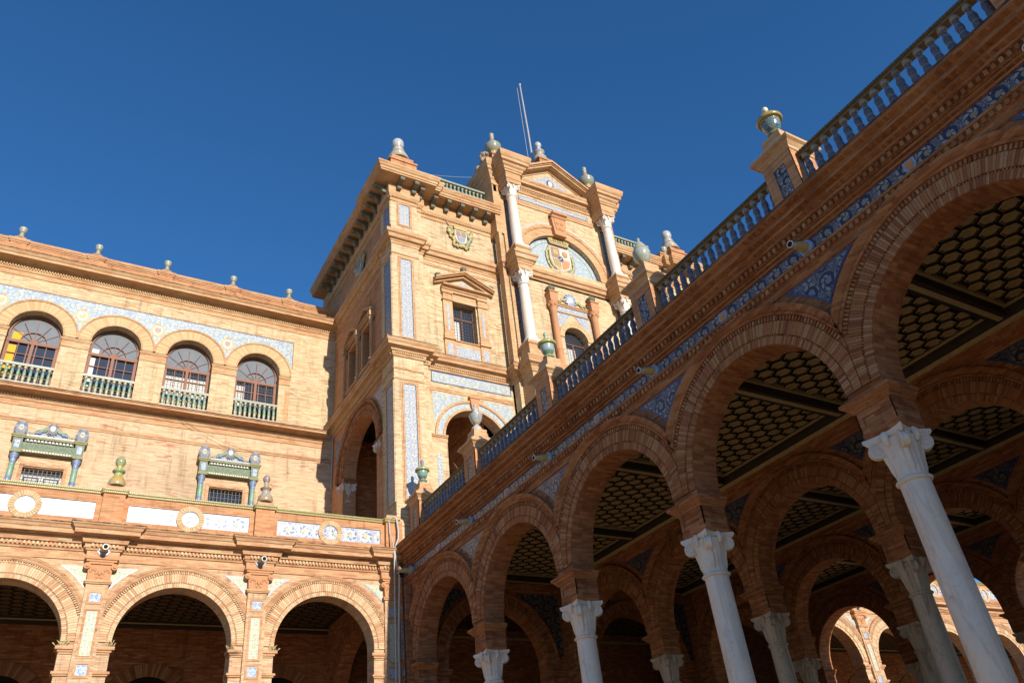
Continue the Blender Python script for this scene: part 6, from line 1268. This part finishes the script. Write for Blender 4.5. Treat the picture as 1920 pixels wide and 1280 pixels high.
g8 = glaze('finial_glaze_cream', [(0, (0.330, 0.297, 0.198)), (0.4, (0.220, 0.264, 0.220)), (0.55, (0.341, 0.330, 0.264)), (0.85, (0.253, 0.286, 0.264))], 0.4, (0.187, 0.253, 0.253), 0.25, scale=14)
g9 = glaze('pinnacle_glaze_white', [(0, (0.348, 0.276, 0.180)), (0.12, (0.372, 0.360, 0.300)), (0.3, (0.312, 0.216, 0.120)), (0.36, (0.384, 0.360, 0.300)), (0.55, (0.336, 0.300, 0.240)), (0.66, (0.408, 0.420, 0.420))], 0.4, (0.180, 0.240, 0.336), 0.25, scale=9)
g10 = glaze('top_urn_glaze', [(0, (0.336, 0.348, 0.288)), (0.14, (0.276, 0.252, 0.108)), (0.26, (0.240, 0.252, 0.216)), (0.40, (0.264, 0.276, 0.120)), (0.55, (0.312, 0.204, 0.144)), (0.7, (0.336, 0.336, 0.276))], 0.4, (0.156, 0.216, 0.252), 0.25, scale=9)
def stand(name, prof, mat, loc, label, cat, group, scale=1.0, lob=0, amp=0, lobz=(0, 0), seg=22):
    o = put(name, urn_mesh(name, smoothprof(prof, 3), mat, seg, lob, amp, lobz), None, loc, None, scale); return tag(o, label, cat, group)
PG = 'ceramic urns along the portico roof'
stand('ceramic_urn', UA, g1, (10.41, 5.92, 10.92), 'yellow rimmed dark blue urn on the portico pedestal nearest the camera', 'urn', PG, 0.98)
stand('ceramic_urn', UB, g2, (10.41, 10.04, 10.92), 'rounded white and turquoise urn with pointed lid on a portico pedestal', 'urn', PG, 0.97)
stand('ceramic_urn', UA, g3, (10.41, 14.16, 10.92), 'lime yellow and green urn on the middle portico pedestal', 'urn', PG, 1.0)
stand('ceramic_urn', UC, g4, (10.41, 18.28, 10.92), 'slender white and blue urn standing before the tower loggia arch', 'urn', PG, 1.02)
stand('ceramic_urn', UA, g5, (10.41, 22.2, 10.92), 'dark sea green urn on the portico pedestal touching the tower', 'urn', PG, 0.97)
AG = 'ceramic finials on the low arcade parapet'
stand('ceramic_finial', UD, g6, (1.355, 23.06, 10.075), 'amber and green finial on the left arcade parapet', 'finial', AG, 1.02)
stand('ceramic_finial', UE, g7, (5.505, 23.06, 10.075), 'brown and white finial on the arcade parapet nearer the tower', 'finial', AG, 0.98)
lbl = ['closest to the tower', 'second from the tower', 'third from the tower', 'fourth from the tower', 'at the far left']
for x, l in zip(FIN, lbl): stand('roof_finial', UF, g8, (x, YW - 0.02, 23.42), 'small cream and green finial on the wing roof, ' + l, 'finial', 'finials along the wing roof', 1.05, 6, 0.12, (0.3, 0.6), 18)
TG = 'pinnacles and urns on the tower top'
stand('roof_pinnacle', UP, g9, (10.42, 23.45, 27.42), 'white banded pinnacle with ball top on the tower left corner', 'pinnacle', TG, 1.08)
stand('roof_pinnacle', UP, g9, (mir(10.42), 23.45, 27.42), 'white banded pinnacle with ball top on the tower right corner', 'pinnacle', TG, 1.08)
stand('roof_finial', UF, g8, (25.9, 23.3, 26.6), 'tiny ball finial left of the right corner pinnacle', 'finial', TG, 1.3)
stand('ceramic_urn', UT, g10, (15.6, 23.3, 29.88), 'tall green and cream urn at the left end of the tower pediment', 'urn', TG, 1.0)
stand('ceramic_urn', UT, g10, (mir(15.6), 23.3, 29.88), 'tall green and cream urn at the right end of the tower pediment', 'urn', TG, 1.0)
stand('ceramic_urn', UE, g9, (CX, 23.3, 30.75), 'pale urn on the peak of the tower pediment', 'urn', TG, 1.7)
def lion_mesh():
    m = MB(); m.ball((0, 0.1, 0.35), 0.27, 0, 0.85, 1.15, 1.2); m.ball((0, -0.12, 0.55), 0.22, 0, 0.9, 0.9, 1.3); m.ball((0, -0.22, 0.85), 0.19, 0, 0.95, 1.0, 1.0); m.ball((0, -0.38, 0.80), 0.10, 0, 0.9, 1.1, 0.8); m.ball((0, -0.08, 0.80), 0.22, 0, 1.05, 0.8, 1.2)
    for s_ in (-1, 1):
        m.tube([(s_ * 0.14, -0.15, 0.55), (s_ * 0.15, -0.30, 0.3), (s_ * 0.15, -0.32, 0.02)], [0.10, 0.075, 0.07], 10); m.ball((s_ * 0.15, -0.38, 0.05), 0.08, 0, 0.9, 1.3, 0.7); m.ball((s_ * 0.22, 0.2, 0.2), 0.18, 0, 0.7, 1.2, 1.1); m.ball((s_ * 0.13, -0.16, 1.02), 0.05, 0)
    m.prism(FY(-0.35), [(0.02, 0.62), (0.34, 0.62), (0.34, 0.3), (0.18, 0.12), (0.02, 0.3)], 0, 0.05); m.box(-0.3, 0.36, -0.48, 0.42, -0.08, 0.03); return m.mesh('lion_statue', ['stone'])
LION = lion_mesh()
o = put('lion_statue', LION, None, (14.95, 23.35, 28.68), (0, 0, 0), 1.05); tag(o, 'seated stone lion with a shield left of the pediment urn', 'statue')
mast = thing('flag_mast', 'thin pale metal mast rising behind the tower pediment', 'mast', (18.5, 23.95, 28.6))
m = MB(); m.tube([(18.5, 23.95, 28.6), (18.5, 23.95, 34), (18.46, 23.95, 37.85)], [0.075, 0.065, 0.05], 10); part('pole', m, ['metal'], mast); m = MB(); m.ball((18.46, 23.95, 37.88), 0.08, 0); part('cap', m, ['metal'], mast)
ant = thing('antenna', 'hair thin whip antenna standing just left of the mast', 'antenna', (18.24, 23.96, 28.6))
m = MB(); m.tube([(18.24, 23.96, 28.6), (18.24, 23.96, 37.5)], 0.012, 6); part('whip', m, ['pvc'], ant)
def cable(pts, r, mat, label, name='cable'):
    m = MB(); m.tube(pts, r, 6); o = put(name, m.mesh(name, [mat])); return tag(o, label, 'cable')
def curve(a, b, sag, n=14): return [tuple(Vector(a).lerp(Vector(b), i / n) - Vector((0, 0, sag * 4 * (i / n) * (1 - i / n)))) for i in range(n + 1)]
cable([(9.62, 22.86, 9.98), (9.70, 22.80, 9.9), (9.74, 22.76, 9.5), (9.72, 22.72, 9.2), (9.60, 22.66, 8.95), (9.52, 22.58, 8.7), (9.58, 22.55, 8.3), (9.68, 22.6, 7.9), (9.70, 22.8, 6), (9.70, 22.8, -1.6)], 0.032, 'pvc', 'bundle of pale cables dropping down the corner beside the portico')
cable([(9.45, 22.85, 9.95), (9.47, 22.83, 9.4), (9.50, 22.62, 9.0), (9.50, 22.55, 8.6), (9.56, 22.7, 8.0), (9.56, 22.75, -1.6)], 0.022, 'pvc', 'single pale cable left of the cable bundle at the corner')
cable([(9.77, 22.6, 8.4), (9.76, 22.55, 7.2), (9.77, 22.5, 5.0), (9.77, 22.5, -1.6)], 0.02, 'blackcable', 'black cable running down the shaded end pilaster')
cable([(9.86, 30.05, 16.9), (9.86, 30.03, 16.2), (9.86, 30.05, 14.0)], 0.03, 'pvc', 'short white downpipe where the wing meets the tower', 'downpipe')
cable(curve((3.2, 30.0, 16.6), (6.5, 30.0, 14.95), 0.25), 0.005, 'blackcable', 'thin black cable drooping across the wing toward the second surround')
cable(curve((3.0, 30.0, 16.6), (9.7, 30.0, 15.4), 0.75), 0.005, 'blackcable', 'longer thin black cable sagging across the wing wall to the tower')
cable(curve((11.0, 23.5, 27.1), (15.0, 24.0, 28.9), 0.1), 0.008, 'pvc', 'fine wire from the corner pinnacle to the pediment block')
